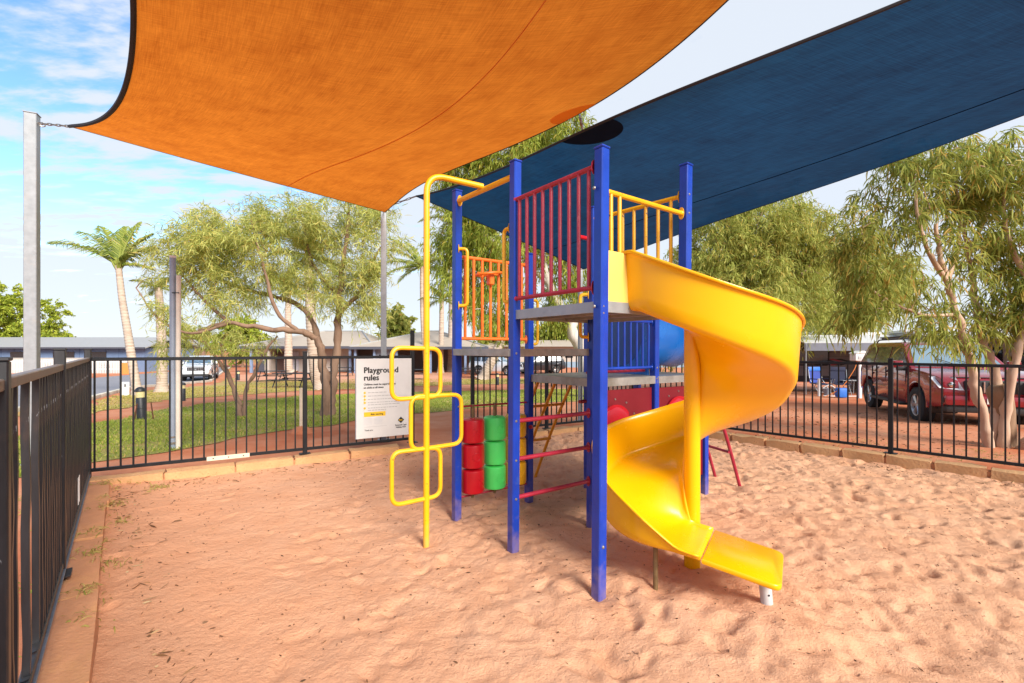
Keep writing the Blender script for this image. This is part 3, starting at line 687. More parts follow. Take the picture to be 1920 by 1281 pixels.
# spiral slide
AX = V(1.212, 3.062, 0)
TH = [-146,-90,-45,-20,0,20,45,100,130,165,195,215,238]
FZ = pchip(TH, [1.69,1.475,1.32,1.20,1.065,.95,.85,.66,.585,.455,.335,.30,.290])
LZ = pchip(TH, [2.035,1.785,1.66,1.59,1.44,1.28,1.15,.945,.875,.80,.63,.51,.335])
KO = pchip(TH, [1,1,1.03,1.05,1.05,1.02,1,1.02,1.06,1.085,1.075,1.03,.945])
st = []          # stations: origin of radial line, radial dir, floor z, lip z, outer scale
rd = lambda a: V(math.cos(R(a)), math.sin(R(a)), 0)
for k in range(5): st.append((AX - (u*0.15)*(1-k/5), rd(-146), 1.692, 2.038, 1.0))
for k in range(0, 129): a = -146+384*k/128; st.append((AX, rd(a), FZ(a), LZ(a), KO(a)))
e = rd(238); te = V(-e.y, e.x, 0)
for k in range(1, 5): st.append((AX + te*0.14*k/4, e, .290-.004*k, .325-0.006*k, .945-.004*k))
def section(h, ko):
    h = max(h, 0.03); w = 0.60*ko
    s = min(1.0, h/0.3)
    P = [(.054, .135*s+.01),(.057,.075*s+.006),(.066,.032*s),(.095,.008),(.16,0),(.26,-.004),(.36,-.003),(w-.070,.001),(w-.044,.008*s),(w-.032,.030*s)]
    P += [(w-.034+.024*t, max(.05*s, h*t)) for t in (.3,.5,.7,.88)] + [(w-.009,h-.004),(w-.001,h+.004*s),(w+.006,h+.002*s),(w+.009,h-.010*s)]
    return P
def chute_surface(off=0.0):
    mb = MB(); n = None
    for o, r_, fz, lz, ko in st:
        P = section(lz-fz, ko); n = len(P)
        for q, dz in P: mb.v.append(tuple(o + r_*q + V(0,0,fz+dz)))
    for i in range(len(st)-1):
        for k in range(n-1): mb.f.append((i*n+k, i*n+k+1, (i+1)*n+k+1, (i+1)*n+k))
    return mb
ch = part('spiral_slide', chute_surface(), M_SLIDE, smooth=48)
sm = ch.modifiers.new('thickness', 'SOLIDIFY'); sm.thickness = 0.016; sm.offset = 0.0
part('centre_column', MB().tube([AX+V(0,0,-.15), AX+V(0,0,1.72)], 0.052, 24), M_SLIDE, ch)
# exit tray with rolled edge
o0 = AX + te*0.146; wi, wo, L = .055, .535, .385
pts = [o0+e*wi, o0+e*wo, o0+e*wo+te*L, o0+e*wi+te*L]
q0, q1 = fillet([pts[1], pts[2], pts[3]], 0.055, 6), None
outl = [pts[0], pts[1]] + fillet([pts[1], pts[2], pts[3], pts[0]], 0.06, 6)[1:-1]
tb = MB(); zt = lambda p: .286 - 0.055*((p-o0).dot(te)/L)
cen = sum(outl, V(0,0,0))/len(outl); n = len(outl)
for dz, k in ((-.034,.955),(-.030,.985),(-.016,1.0),(-.004,.994),(0,.975)):
    for p in outl:
        q = cen + (p-cen)*k; tb.v.append((q.x, q.y, zt(p)+dz))
for r_ in range(4):
    for k in range(n): tb.f.append((r_*n+k, r_*n+(k+1) % n, (r_+1)*n+(k+1) % n, (r_+1)*n+k))
tb.f.append(tuple(range(n))[::-1]); tb.f.append(tuple(range(4*n, 5*n)))
part('exit_tray', tb, M_SLIDE, ch, smooth=50)
wp = V(1.423,2.515,0); part('support_leg', MB().tube([wp+V(0,0,-.12), wp+V(-.03,0,.215)], 0.031, 16), M_WHITEPIPE, ch)
for q in ((.35, .105),): part('bolt', MB().lathe([(.007,0),(.004,.003)], wp+V(-0.010*1.6,0,q[1])+V(math.sin(q[0]-.5)*.0305, -math.cos(q[0]-.5)*.0305, 0), 8, (math.sin(q[0]-.5), -math.cos(q[0]-.5), 0)), M_DARK, ch)
bp_ = V(.872,2.765,0); part('support_leg', MB().tube([bp_+V(0,0,-.1), bp_+V(0,0,.335)], 0.0145, 12), M_BROWNPIPE, ch)
# entry panel and bolted flange
d13 = (P3-P1).normalized(); L13 = (P3-P1).length
a, b = P1+d13*0.036+u*0.028, P1+d13*0.265+u*0.028
part('entry_panel', MB().box((a+b)/2+V(0,0,1.85), ((b-a).length, .014, .365), frame(d13), .006), M_CREAM)
fo = st[0][0]+rd(-146)*.595; fl_ = part('slide_flange', MB().box(fo+V(0,0,1.865)-d13*0.0+u*0.002, (.045,.022,.345), frame(d13), .012), M_SLIDE, ch)
for z in (1.78, 1.93): part('bolt', MB().lathe([(.012,0),(.012,.004),(.007,.008)], fo+V(0,0,z)+u*0.013, 10, u), M_BOLT, ch)
part('bolt', MB().lathe([(.010,0),(.007,.006)], b+V(0,0,1.70)-d13*0.04+u*0.008, 10, u), M_BOLT, ch)

# ---------------------------------------------------------------- shade sails
class Sail:
    def __init__(s, A, B, C, D, e_ab, e_bc, e_cd, e_da, sag=0.0):
        # edges as polylines: bottom A->B (v=0), right B->C (u=1), top D->C (v=1), left A->D (u=0)
        s.c = [Vector(q) for q in (A,B,C,D)]; s.sag = sag
        def poly(a, mid, b):
            p = crom([a]+list(mid)+[b], 12)
            if len(mid) >= 4:        # one even sweep through the points
                q = [Vector(x) for x in [a]+list(mid)+[b]]; s_ = [0]
                for i in range(1, len(q)): s_.append(s_[-1]+(q[i]-q[i-1]).length)
                s_ = np.array(s_)/s_[-1]; w_ = np.ones(len(q)); w_[0] = w_[-1] = 60; arr_ = np.array([tuple(x) for x in q]); tt = np.linspace(0,1,90)
                cf = [np.polyfit(s_, arr_[:,k], 5, w=w_) for k in range(3)]; p = [Vector((np.polyval(cf[0],x), np.polyval(cf[1],x), np.polyval(cf[2],x))) for x in tt]
            L = [0]
            for i in range(1, len(p)): L.append(L[-1]+(p[i]-p[i-1]).length)
            arr = np.array([tuple(q) for q in p]); L = np.array(L)/L[-1]
            return lambda t: Vector((np.interp(t, L, arr[:,0]), np.interp(t, L, arr[:,1]), np.interp(t, L, arr[:,2])))
        A,B,C,D = s.c
        s.b = poly(A, e_ab, B); s.r = poly(B, e_bc, C); s.t = poly(D, e_cd, C); s.l = poly(A, e_da, D)
    def __call__(s, x, y):
        A,B,C,D = s.c
        p = s.b(x)*(1-y) + s.t(x)*y + s.l(y)*(1-x) + s.r(y)*x - (A*(1-x)*(1-y) + B*x*(1-y) + C*x*y + D*(1-x)*y)
        p.z -= s.sag*16*x*(1-x)*y*(1-y); return p
def cloth_mat(name, col, dark, trans, transp, sat):
    m = bpy.data.materials.new(name); m.use_nodes = True; nt = m.node_tree; b = nt.nodes['Principled BSDF']; o = nt.nodes['Material Output']
    tc = nt.nodes.new('ShaderNodeTexCoord')
    def nz(scale, d, sc):
        mp = nt.nodes.new('ShaderNodeMapping'); mp.inputs['Scale'].default_value = sc; link(nt, tc.outputs['UV'], mp.inputs[0])
        q = nt.nodes.new('ShaderNodeTexNoise'); q.inputs['Scale'].default_value = scale; q.inputs['Detail'].default_value = d; q.inputs['Roughness'].default_value = 0.7; link(nt, mp.outputs[0], q.inputs['Vector']); return q.outputs[0]
    def mth(op, a, c):
        q = nt.nodes.new('ShaderNodeMath'); q.operation = op
        for i, vv in enumerate((a, c)):
            if isinstance(vv, (int, float)): q.inputs[i].default_value = vv
            else: link(nt, vv, q.inputs[i])
        return q.outputs[0]
    f = mth('ADD', mth('ADD', mth('MULTIPLY', nz(105, 2, (1,0.03,1)), 0.30), mth('MULTIPLY', nz(105, 2, (0.03,1,1)), 0.30)), mth('ADD', mth('MULTIPLY', nz(8, 4, (1,0.35,1)), 0.20), mth('MULTIPLY', nz(1.3, 4, (1,1,1)), 0.30)))
    mr = nt.nodes.new('ShaderNodeMapRange'); mr.inputs['From Min'].default_value = 0.41; mr.inputs['From Max'].default_value = 0.72; link(nt, f, mr.inputs[0])
    mx = nt.nodes.new('ShaderNodeMix'); mx.data_type = 'RGBA'; mx.inputs[6].default_value = tuple(dark)+(1,); mx.inputs[7].default_value = tuple(col)+(1,); link(nt, mr.outputs[0], mx.inputs[0])
    link(nt, mx.outputs[2], b.inputs['Base Color']); b.inputs['Roughness'].default_value = 0.85; b.inputs['Specular IOR Level'].default_value = 0.15
    t = nt.nodes.new('ShaderNodeBsdfTranslucent'); link(nt, mx.outputs[2], t.inputs[0])
    m1 = nt.nodes.new('ShaderNodeMixShader'); m1.inputs[0].default_value = trans; link(nt, b.outputs[0], m1.inputs[1]); link(nt, t.outputs[0], m1.inputs[2])
    tp = nt.nodes.new('ShaderNodeBsdfTransparent'); m2 = nt.nodes.new('ShaderNodeMixShader'); m2.inputs[0].default_value = transp
    link(nt, m1.outputs[0], m2.inputs[1]); link(nt, tp.outputs[0], m2.inputs[2]); link(nt, m2.outputs[0], o.inputs[0]); return m
def make_sail(label, cat_loc, S_, m, m_edge, m_patch, seams, patches, band):
    root = thing('shade_sail', label, 'shade sail', cat_loc)
    N = 72; vs = [S_(i/N, j/N) for j in range(N+1) for i in range(N+1)]
    mb = MB(); mb.v = [tuple(p) for p in vs]; mb.f = [(j*(N+1)+i, j*(N+1)+i+1, (j+1)*(N+1)+i+1, (j+1)*(N+1)+i) for j in range(N) for i in range(N)]
    o = obj('cloth', mb, m, root, world=True, smooth=180); me = o.data
    uv = me.uv_layers.new(name='UVMap'); li = np.zeros(len(me.loops), np.int32); me.loops.foreach_get('vertex_index', li)
    c = np.stack([(li % (N+1))/N, (li//(N+1))/N], 1)*np.array([4.0, 7.0])
    uv.data.foreach_set('uv', c.astype(np.float32).ravel())
    for f, r_ in ((S_.b, band[0]), (S_.r, band[1]), (S_.t, band[2]), (S_.l, band[3])):
        obj('edge_webbing', MB().tube([f(t) for t in np.linspace(0,1,90)], r_, 6), m_edge, root, world=True)
    for axis, val in seams:
        pts = [(S_(val, t) if axis == 'u' else S_(t, val)) - V(0,0,0.004) for t in np.linspace(0,1,80)]
        obj('seam', MB().tube(pts, 0.0045, 5), m_patch, root, world=True)
    for side, t0, rad in patches:     # half discs sewn under the middle of an edge
        e0 = (lambda s: S_(1, s) if side == 'r' else S_(0, s)); inn = (lambda s, y: S_(1-y, s) if side == 'r' else S_(y, s))
        ds = (e0(t0+.01)-e0(t0-.01)).length/.02; dy = (inn(t0, .03)-inn(t0, .0)).length/.03
        mbp = MB(); nr, na = 8, 24
        for i in range(nr+1):
            for k in range(na+1):
                a = math.pi*k/na; q = i/nr; p = inn(t0+rad*q*math.cos(a)/ds, 0.002+rad*q*math.sin(a)/dy); mbp.v.append((p.x, p.y, p.z-0.006))
        mbp.f = [(i*(na+1)+k, i*(na+1)+k+1, (i+1)*(na+1)+k+1, (i+1)*(na+1)+k) for i in range(nr) for k in range(na)]
        obj('patch', mbp, m_patch, root, world=True, smooth=180)
    return root
M_CLO = cloth_mat('orange_shade_cloth', (0.80,0.255,0.028), (0.42,0.095,0.009), 0.58, 0.0, 1)
M_CLB = cloth_mat('blue_shade_cloth', (0.010,0.075,0.18), (0.004,0.022,0.062), 0.42, 0.01, 1)
M_WEB = mat('black_webbing', (0.02,0.02,0.025), 0.8)
M_PATO = cloth_mat('brown_patch_cloth', (0.92,0.55,0.22), (0.80,0.42,0.14), 0.88, 0.0, 1)
M_PATB = mat('dark_patch_cloth', (0.005,0.011,0.032), 0.95, var=0.2, spec=0.05)
C1 = at(130,237,5.4); C2 = at(722,398,6.8); C3 = V(2.3,2.35,4.42); C4 = V(-1.95,2.1,4.12)  # unseen near corners pulled in to let sun reach the sign
ORS = Sail(C1, C2, C3, C4, [at(430,320,6.05)],
    [at(765,365,6.15), at(800,337,5.55), at(900,298,4.95), at(1000,258,4.55), at(1087,216,4.23), at(1160,160,3.85), at(1370,0,3.22)],
    [V(0.2,2.6,4.2)], [at(180,228,4.75), at(212,205,4.35), at(232,170,4.0), at(245,120,3.65), at(249,60,3.35), at(250,0,3.1)], sag=0.05)
def near_t(f, p): return min(np.linspace(0,1,400), key=lambda t: (f(t)-p).length)
J1 = at(1087,216,4.23)
sO = make_sail('orange shade cloth stretched overhead between galvanised poles', (C2.x, C2.y, C2.z), ORS, M_CLO, M_WEB, M_PATO, [('u',0.64)], [('r', near_t(ORS.r, J1), 0.20)], (0.005,0.006,0.012,0.020))
B1 = at(780,368,6.7); B2 = at(1095,505,9.2); B3 = V(7.3,2.5,4.42); B4 = V(3.2,1.55,3.66)  # near corners, out of view, shortened so more sun enters the pit
J2 = at(1092,241,4.12)
BLS = Sail(B1, B2, B3, B4, [at(945,438,7.95)], [at(1300,430,7.4), at(1600,330,5.85), at(1920,216,4.72)],
    [V(5.2,2.25,3.98)], [at(880,340,5.75), at(980,300,4.95), at(1060,262,4.4), J2, at(1160,220,3.75), at(1400,118,3.1), at(1700,0,2.55)], sag=0.03)
sB = make_sail('dark blue shade cloth sloping behind the tower to the upper right', (B2.x, B2.y, B2.z), BLS, M_CLB, M_WEB, M_PATB, [('u',0.72)], [('l', near_t(BLS.l, J2), 0.33)], (0.008,0.006,0.01,0.012))
def chain(parent, a, b, n, r=0.006, L=0.03):
    d = (b-a); 
    for k in range(n):
        c = a.lerp(b, (k+.5)/n); F = frame(d); s = d.length/n*0.68
        pts = [c + F @ V(s*math.cos(t), (0.012*math.sin(t) if k % 2 else 0), (0 if k % 2 else 0.012*math.sin(t))) for t in np.linspace(0,2*math.pi,13)[:-1]]
        obj('chain_link', MB().tube(pts, r, 6, closed=True), M_BOLT, parent, world=True)
chain(sB, J1+V(0,0,0.0), J2, 5)
def shade_pole(label, p, w, ztop, rz, m):
    o = thing('shade_pole', label, 'pole', (p.x, p.y, gz(p.y)), 0, 'poles holding up the shade sails'); h = ztop-gz(p.y)
    obj('shaft', MB().box((0,0,h/2-0.1), (w,w,h+0.2), rotz(rz), 0.006), m, o); obj('cap_plate', MB().box((0,0,h+0.005), (w+.012,w+.012,.012), rotz(rz), .002), m, o)
    obj('eye_bolt', MB().tube([V(0,0,h-.10)+rotz(rz) @ V(0.5*w+0.035+0.025*math.cos(t), 0, 0.025*math.sin(t)) for t in np.linspace(0,2*math.pi,13)[:-1]], .007, 6, closed=True), M_BOLT, o)
    obj('base_collar', MB().box((0,0,0.01), (w+.10,w+.10,.03), rotz(rz), .004), M_GALV, o); return o
p = at(60,700,5.45); shade_pole('tall galvanised pole at the left holding the orange sail corner by a chain', V(p.x,5.45,0), .115, 4.26, R(28), M_GALV)
chain(sO, V(p.x,5.45,4.17)+V(.09,-.01,-.02), C1, 7, .006)
p = at(719.5,700,6.95); shade_pole('galvanised pole behind the rules sign under the low orange sail corner', V(p.x,6.95,0), .083, 3.66, R(15), M_GALV)
chain(sO, V(p.x,6.95,3.55)+V(.02,-.05,0), C2, 2, .006)
q = V(p.x,6.95,3.62); chain(sB, q+V(.05,-.02,.0), B1, 6, .006)
p = at(1088,700,9.35); shade_pole('slim galvanised pole behind the tower at the back tip of the blue sail', V(p.x,9.35,0), .078, 3.2, R(20), M_GALV)
chain(sB, V(p.x,9.35,3.1)+V(.0,-.04,0), B2, 2, .006)

# ---------------------------------------------------------------- rules sign
pa, pb = V(-2.075,6.035), V(-1.43,6.408); sd_ = (pb-pa); sw = sd_.length; sh = 1.062
SG = thing('rules_sign', 'white playground rules sign fixed to the black back fence', 'sign', (pa.x, pa.y, .262))
F = frame((sd_.x, sd_.y, 0)); nn = V(sd_.y, -sd_.x, 0).normalized(); dd = V(sd_.x, sd_.y, 0).normalized()
SO = nn*0.045
obj('board', MB().box(dd*sw/2 + V(0,0,sh/2)+SO, (sw, .006, sh), F, .0015), M_WHITE, SG)
obj('edge_strip', MB().box(dd*(-0.004)+V(0,0,sh/2)+SO-nn*0.012, (.008,.03,sh), F, .001), mat('sign_edge_grey', (.35,.37,.42), .5), SG)
def text(name, s, x, y, size, m, bold=0.0, parent=SG, org=None, ux=None, n=None, align='LEFT', sx=1.0, off=0.0045):
    cu = bpy.data.curves.new('t', 'FONT'); cu.body = s; cu.size = size; cu.align_x = align; cu.resolution_u = 3; cu.space_character = 1.0 + bold/size*1.2
    to = bpy.data.objects.new('t', cu); COL.objects.link(to); dg = bpy.context.evaluated_depsgraph_get(); me0 = bpy.data.meshes.new_from_object(to.evaluated_get(dg))
    bpy.data.objects.remove(to); bpy.data.curves.remove(cu)
    ux = ux or dd; n = n or nn; org = org if org is not None else SO; mb = MB()
    for i, (bx, by) in enumerate(((0,0),(-1,0),(1,0),(0,.7),(0,-.7)) if bold else ((0,0),)):   # printed heavier by overprinting
        mb.add([ux*(x+(vv.co.x*sx)+bx*bold) + V(0,0,y+vv.co.y+by*bold) + org + n*(off+0.0002*i) for vv in me0.vertices], [tuple(p.vertices) for p in me0.polygons])
    bpy.data.meshes.remove(me0); return obj(name, mb, m, parent, smooth=0)
k = sw/.745
text('heading', 'Playground', .095*k, .872, .108, M_BLACK, .0042, sx=.92); text('heading', 'rules', .095*k, .772, .108, M_BLACK, .0042, sx=.90)
text('subheading', 'Children must be supervised by', .095*k, .706, .0365, M_BLACK, .0016, sx=.86); text('subheading', 'an adult at all times', .095*k, .664, .0365, M_BLACK, .0016, sx=.86)
def dots(x, y, r): 
    pts = [dd*(x+r*math.cos(a))+V(0,0,y+r*math.sin(a))+SO+nn*.0042 for a in np.linspace(0,2*math.pi,17)[:-1]]; return MB().prism(pts, nn*0.0006)
random.seed(5)
for y, rows in ((.607,(.27,)),(.562,(.33,)),(.517,(.36,)),(.475,(.44,.45)),(.402,(.43,.26))):
    obj('bullet', dots(.108*k, y, .0155), M_SIGNY, SG)
    for i, L in enumerate(rows):
        x = .148*k; mb = MB()
        while x < .148*k+L*.93:
            w = random.uniform(.018,.05); mb.box(dd*(x+w/2)+V(0,0,y-.031*i)+SO+nn*.0042, (w,.001,.010), F); x += w+.009
        t = obj('small_print', mb, M_INKG, SG)
obj('warning_label', MB().box(dd*(.24*k)+V(0,0,.318)+SO+nn*.0042, (.285*k,.001,.062), F), M_SIGNY, SG)
text('warning_text', 'Risk warning', .185*k, .306, .034, M_BLACK, .0014, sx=.9, off=.0056)
mb = MB()
for i in range(5):
    for j in range(2): mb.box(dd*((.15+.135*j)*k)+V(0,0,.262-.018*i)+SO+nn*.0042, (.11*k,.001,.004), F)
obj('small_print', mb, mat('faint_ink', (.55,.56,.60), .6), SG)
obj('rule_line', MB().box(dd*(.25*k)+V(0,0,.150)+SO+nn*.0042, (.30*k,.001,.003), F), M_INKG, SG)
text('closing_text', 'Thank you', .105*k, .098, .028, M_BLACK, .0006, sx=.9)
cx, cy = .595*k, .212
obj('logo', MB().prism([dd*(cx+a)+V(0,0,cy+b)+SO+nn*.0042 for a, b in ((-.045,0),(0,-.045),(.045,0),(0,.045))], nn*.0006), M_BLACK, SG)
text('logo_text', 'RAC', cx, cy-.009, .026, M_SIGNY, .0012, align='CENTER', off=.0056)
text('logo_text', 'Exmouth Cape', cx, .135, .029, M_BLACK, .0012, align='CENTER', sx=.86); text('logo_text', 'Holiday Park', cx, .105, .029, M_BLACK, .0012, align='CENTER', sx=.86)

# ---------------------------------------------------------------- trees
def leaf_arrays(base, dirs, length, width, droop, rng, curl=0.25):
    """lanceolate leaves: 6 vertices, 3 faces each; base (N,3), dirs (N,3) unit"""
    N = len(base); L = length[:,None]; W_ = width[:,None]
    side = np.cross(dirs, rng.normal(size=(N,3))); side /= np.linalg.norm(side, axis=1, keepdims=True)+1e-9
    down = np.array([0,0,-1.0]); b2 = dirs + down*droop; b2 /= np.linalg.norm(b2, axis=1, keepdims=True); b3 = dirs + down*droop*2.2 + side*rng.normal(size=(N,1))*curl; b3 /= np.linalg.norm(b3, axis=1, keepdims=True)
    p1 = base + dirs*L*0.3; p2 = p1 + b2*L*0.35; p3 = p2 + b3*L*0.35
    v = np.stack([base, p1-side*W_*.5, p1+side*W_*.5, p2-side*W_*.42, p2+side*W_*.42, p3], 1).reshape(-1,3)
    i = np.arange(N)[:,None]*6; tri = np.concatenate([i+[[0,1,2]], i+[[3,5,4]]]); quad = i+[[1,3,4,2]]
    return v, [tri, quad]
def join_arrays(parts):
    vs = []; fs = {3:[],4:[]}; b = 0
    for v_, f_ in parts:
        vs.append(v_)
        for f in f_: fs[f.shape[1]].append(f+b)
        b += len(v_)
    return np.concatenate(vs), [np.concatenate(x) for x in fs.values() if x]
def unit(a): return a/(np.linalg.norm(a, axis=-1, keepdims=True)+1e-9)
def lobes(rng, spec, n, shell=0.45):
    """points scattered in a set of ellipsoids (cx,cy,cz,rx,ry,rz), thicker towards their skins"""
    vol = np.array([a[3]*a[4]*a[5] for a in spec])**0.75; k = rng.choice(len(spec), n, p=vol/vol.sum()); A = np.array(spec)[k]
    d = unit(rng.normal(size=(n,3))); r = (shell + (1-shell)*rng.random(n))[:,None]*(1+0.12*rng.normal(size=(n,1)))
    return A[:,:3] + d*r*A[:,3:6]
def tree(name, label, cat, base, limbs, spec, nclump, nleaf, lmat, bmat, leaf_len=0.12, leaf_w=0.018, droop=0.8, clump=0.35, group=None, seed=1, twig_r=0.012, kind='hang', limb_seg=9, spray=0.9):
    rng = np.random.default_rng(seed); rnd = random.Random(seed)
    root = thing(name, label, cat, base, 0, group); B = Vector(base)
    tb = MB(); nodes = []
    for path, r0, r1 in limbs:
        P = crom(path, 6); n = len(P); P = [p + (V(rnd.gauss(0,1), rnd.gauss(0,1), rnd.gauss(0,1))*r0*0.12 if 0 < i < n-1 else V(0,0,0)) for i, p in enumerate(P)]
        rr = [(r0*(1-i/(n-1)) + r1*i/(n-1))*(1+0.10*rnd.gauss(0,1)*(i > 0)) for i in range(n)]
        tb.tube([p-B for p in P], rr, limb_seg)
        for i, p in enumerate(P):
            if i >= n*0.25: nodes.append((p, rr[i]))
    obj('trunk', tb, bmat, root, smooth=60)
    C = lobes(rng, spec, nclump)
    C = C[C[:,2] > 0.2-0.9]
    NP = np.array([tuple(q[0]) for q in nodes]); br = MB(); parts = []
    order = np.argsort(np.min(np.linalg.norm(C[:,None,:]-NP[None], axis=2), axis=1)); NL = [tuple(p) for p in NP]
    for ci in order:
        c = C[ci]; arr = np.array(NL); dlt = c-arr; dist = np.linalg.norm(dlt, axis=1) + np.clip(arr[:,2]-c[2], 0, 9)*0.6
        j = int(np.argmin(dist)); a = Vector(NL[j]); e = Vector(c); ln = (e-a).length
        mid = a.lerp(e, 0.5) + V(rnd.gauss(0,1), rnd.gauss(0,1), rnd.gauss(0,.6))*ln*0.10 + V(0,0,ln*0.12)
        P = crom([a, mid, e], 4); r0 = min(twig_r*(0.6+0.9*ln), 0.05)
        br.tube([p-B for p in P], [r0*(1-0.75*k/(len(P)-1)) for k in range(len(P))], 4, cap=False)
        for p in P[2:]: NL.append(tuple(p))
        # leaves sit along drooping sprays that start at the branch end
        ns = max(3, int(nleaf/14)); sb = c + rng.normal(size=(ns,3))*clump*0.33
        outward = unit(c - np.array(spec)[:, :3].mean(0))
        sdir = unit(rng.normal(size=(ns,3)) + outward*0.7 + np.array([0,0,0.25]))
        per = int(nleaf/ns); t = rng.random((ns, per)); sl = clump*spray*(0.6+0.8*rng.random((ns,1)))
        pos = sb[:,None,:] + sdir[:,None,:]*(t*sl)[:,:,None] + np.array([0,0,-1.0])*((t**2)*sl*droop*0.75)[:,:,None] + rng.normal(size=(ns,per,3))*clump*0.07
        d = unit(sdir[:,None,:]*0.6 + np.array([0,0,-1.0])*droop*(0.4+t[:,:,None]) + rng.normal(size=(ns,per,3))*0.70)
        pos = pos.reshape(-1,3); d = d.reshape(-1,3); n = len(pos)
        parts.append(leaf_arrays(pos, d, leaf_len*(0.6+0.7*rng.random(n)), leaf_w*(0.7+0.6*rng.random(n)), droop*0.35, rng))
    obj('branches', br, bmat, root, smooth=60)['kind'] = 'stuff'
    vv, ff = join_arrays(parts)
    o = npmesh('crown', vv, ff, lmat, root)
    return root
def barkmat(name, c, alt, sc=5, str_=(1,1,0.25), bump=0.6):
    return mat(name, c, 0.85, var=0.18, scale=sc, bump=bump, bscale=18, dirt=(alt, sc*0.8, 0.50, 0.66), stretch=str_)
M_GUM = barkmat('gum_bark', (0.50,0.345,0.25), (0.34,0.19,0.11), 4)
M_WGUM = barkmat('white_gum_bark', (0.58,0.54,0.49), (0.42,0.36,0.30), 3)
M_CBARK = barkmat('casuarina_bark', (0.25,0.155,0.105), (0.16,0.095,0.065), 6)
M_PBARK = barkmat('palm_bark', (0.46,0.37,0.30), (0.32,0.23,0.17), 3, (1,1,4.0), 0.5)
M_GLEAF = leafmat('gum_leaves', (0.14,0.19,0.03), (0.46,0.49,0.11), 0.45, (0.55,0.36,0.09))
M_GLEAF2 = leafmat('pale_gum_leaves', (0.24,0.29,0.05), (0.52,0.53,0.14), 0.44, (0.55,0.42,0.10))
M_GLEAF3 = leafmat('bright_gum_leaves', (0.18,0.25,0.028), (0.44,0.49,0.085), 0.44, (0.52,0.40,0.08))
M_CLEAF = leafmat('casuarina_needles', (0.24,0.29,0.055), (0.70,0.71,0.23), 0.47, (0.70,0.54,0.16))
M_BUSH = leafmat('bush_leaves', (0.17,0.26,0.025), (0.50,0.54,0.07), 0.38)
M_PALM = leafmat('palm_leaflets', (0.12,0.18,0.028), (0.38,0.42,0.085), 0.40, (0.56,0.42,0.16))

# willowy casuarina in the middle left
b = gp(607,780); Yb = b.y
A = lambda px, py, dY=0.0: at(px, py, Yb+dY)
limbs = [([b+V(0,0,-.1), A(612,720), A(604,680,.1), A(598,640), A(560,622,-.2), A(500,618,-.4), A(430,606,-.5), A(372,620,-.6)], .12, .03),
         ([b+V(.12,.05,-.1), A(622,730,.1), A(632,660,.2), A(634,590,.2), A(640,510,.3), A(650,440,.2), A(655,390,.2)], .125, .025),
         ([A(604,670,.1), A(585,600,.4), A(545,565,.5), A(470,545,.6), A(410,520,.5), A(372,470,.3)], .075, .022),
         ([A(634,590,.2), A(680,540,.0), A(705,480,.1), A(725,450,.1)], .055, .016),
         ([A(560,622,-.2), A(520,585,-.4), A(500,520,-.5), A(480,450,-.4), A(470,410,-.4)], .05, .015),
         ([A(430,606,-.5), A(380,560,-.5), A(330,500,-.4), A(315,460,-.4)], .04, .014),
         ([A(638,560,.2), A(590,500,.4), A(570,430,.4), A(560,390,.3)], .05, .015),
         ([A(430,606,-.5), A(360,625,-.8), A(300,600,-.8), A(255,540,-.7)], .035, .012)]
def E(px, py, rx, ry, dY=0.0, ryy=None, Y=None):
    Y = Y or Yb+dY; c = at(px, py, Y); k = Y/FPX; return (c.x, c.y, c.z, rx*k, (ryy or rx*k*0.9), ry*k)
spec = [E(640,420,80,52,.2),E(560,430,85,60,.3),E(470,440,85,62,-.2),E(385,455,80,68,-.4),E(332,495,45,58,-.5),E(700,455,42,62,.0),E(660,540,70,60,.1),E(540,525,70,45,.3),E(420,545,75,45,-.2),E(350,580,45,32,-.6)]
tree('casuarina_tree', 'wispy grey green tree with a long low limb behind the back fence', 'tree', b, limbs, spec, 185, 270, M_CLEAF, M_CBARK, .17, .0135, 0.50, .28, seed=3, spray=1.35)
# young trunk beside it
b = gp(455,782); Yb = b.y
limbs = [([b+V(0,0,-.1), A(440,735), A(425,700), A(405,670), A(380,640)], .06, .02), ([b+V(.03,0,-.1), A(462,730), A(478,700), A(500,655), A(520,630)], .05, .018), ([A(452,760), A(436,720), A(415,660), A(420,630)], .04, .015)]
tree('young_tree', 'young forked tree with low crown on the lawn left of the big trunk', 'tree', b, limbs, [E(395,640,62,24),E(480,640,55,26),E(330,650,30,22)], 26, 110, M_CLEAF, M_CBARK, .16, .012, 0.7, .28, seed=5)

# white barked gum behind the tower
b = gp(1112,745); Yb = b.y
limbs = [([b+V(0,0,-.2), A(1100,690), A(1072,615), A(1040,560), A(1022,510), A(1010,440), A(990,370)], .26, .06),
         ([A(1072,615), A(1100,560,.3), A(1120,480,.6), A(1130,400,.6)], .14, .05),
         ([A(1030,530), A(960,480,-.2), A(910,440,-.3), A(870,400,-.3)], .09, .03),
         ([A(1012,450), A(1000,340,.2), A(985,280,.3), A(960,230,.3)], .10, .03), ([A(960,480,-.2), A(900,500,-.3), A(860,530,-.3)], .05, .02)]
spec = [E(960,300,110,75,.2),E(880,370,85,75,0),E(930,440,100,80,-.2),E(860,470,55,75,-.2),E(1040,420,90,90,.2),E(930,560,75,80,-.1),E(1000,300,80,60,.3),E(1060,260,70,60,.4),E(870,330,60,50,0),E(1060,560,50,60,.5),E(1120,460,60,80,.6)]
tree('gum_tree', 'large gum with a leaning white trunk and hanging leaves behind the tower', 'tree', b, limbs, spec, 400, 190, M_GLEAF3, M_WGUM, .26, .030, 1.1, .50, seed=11, group=None, twig_r=.02)

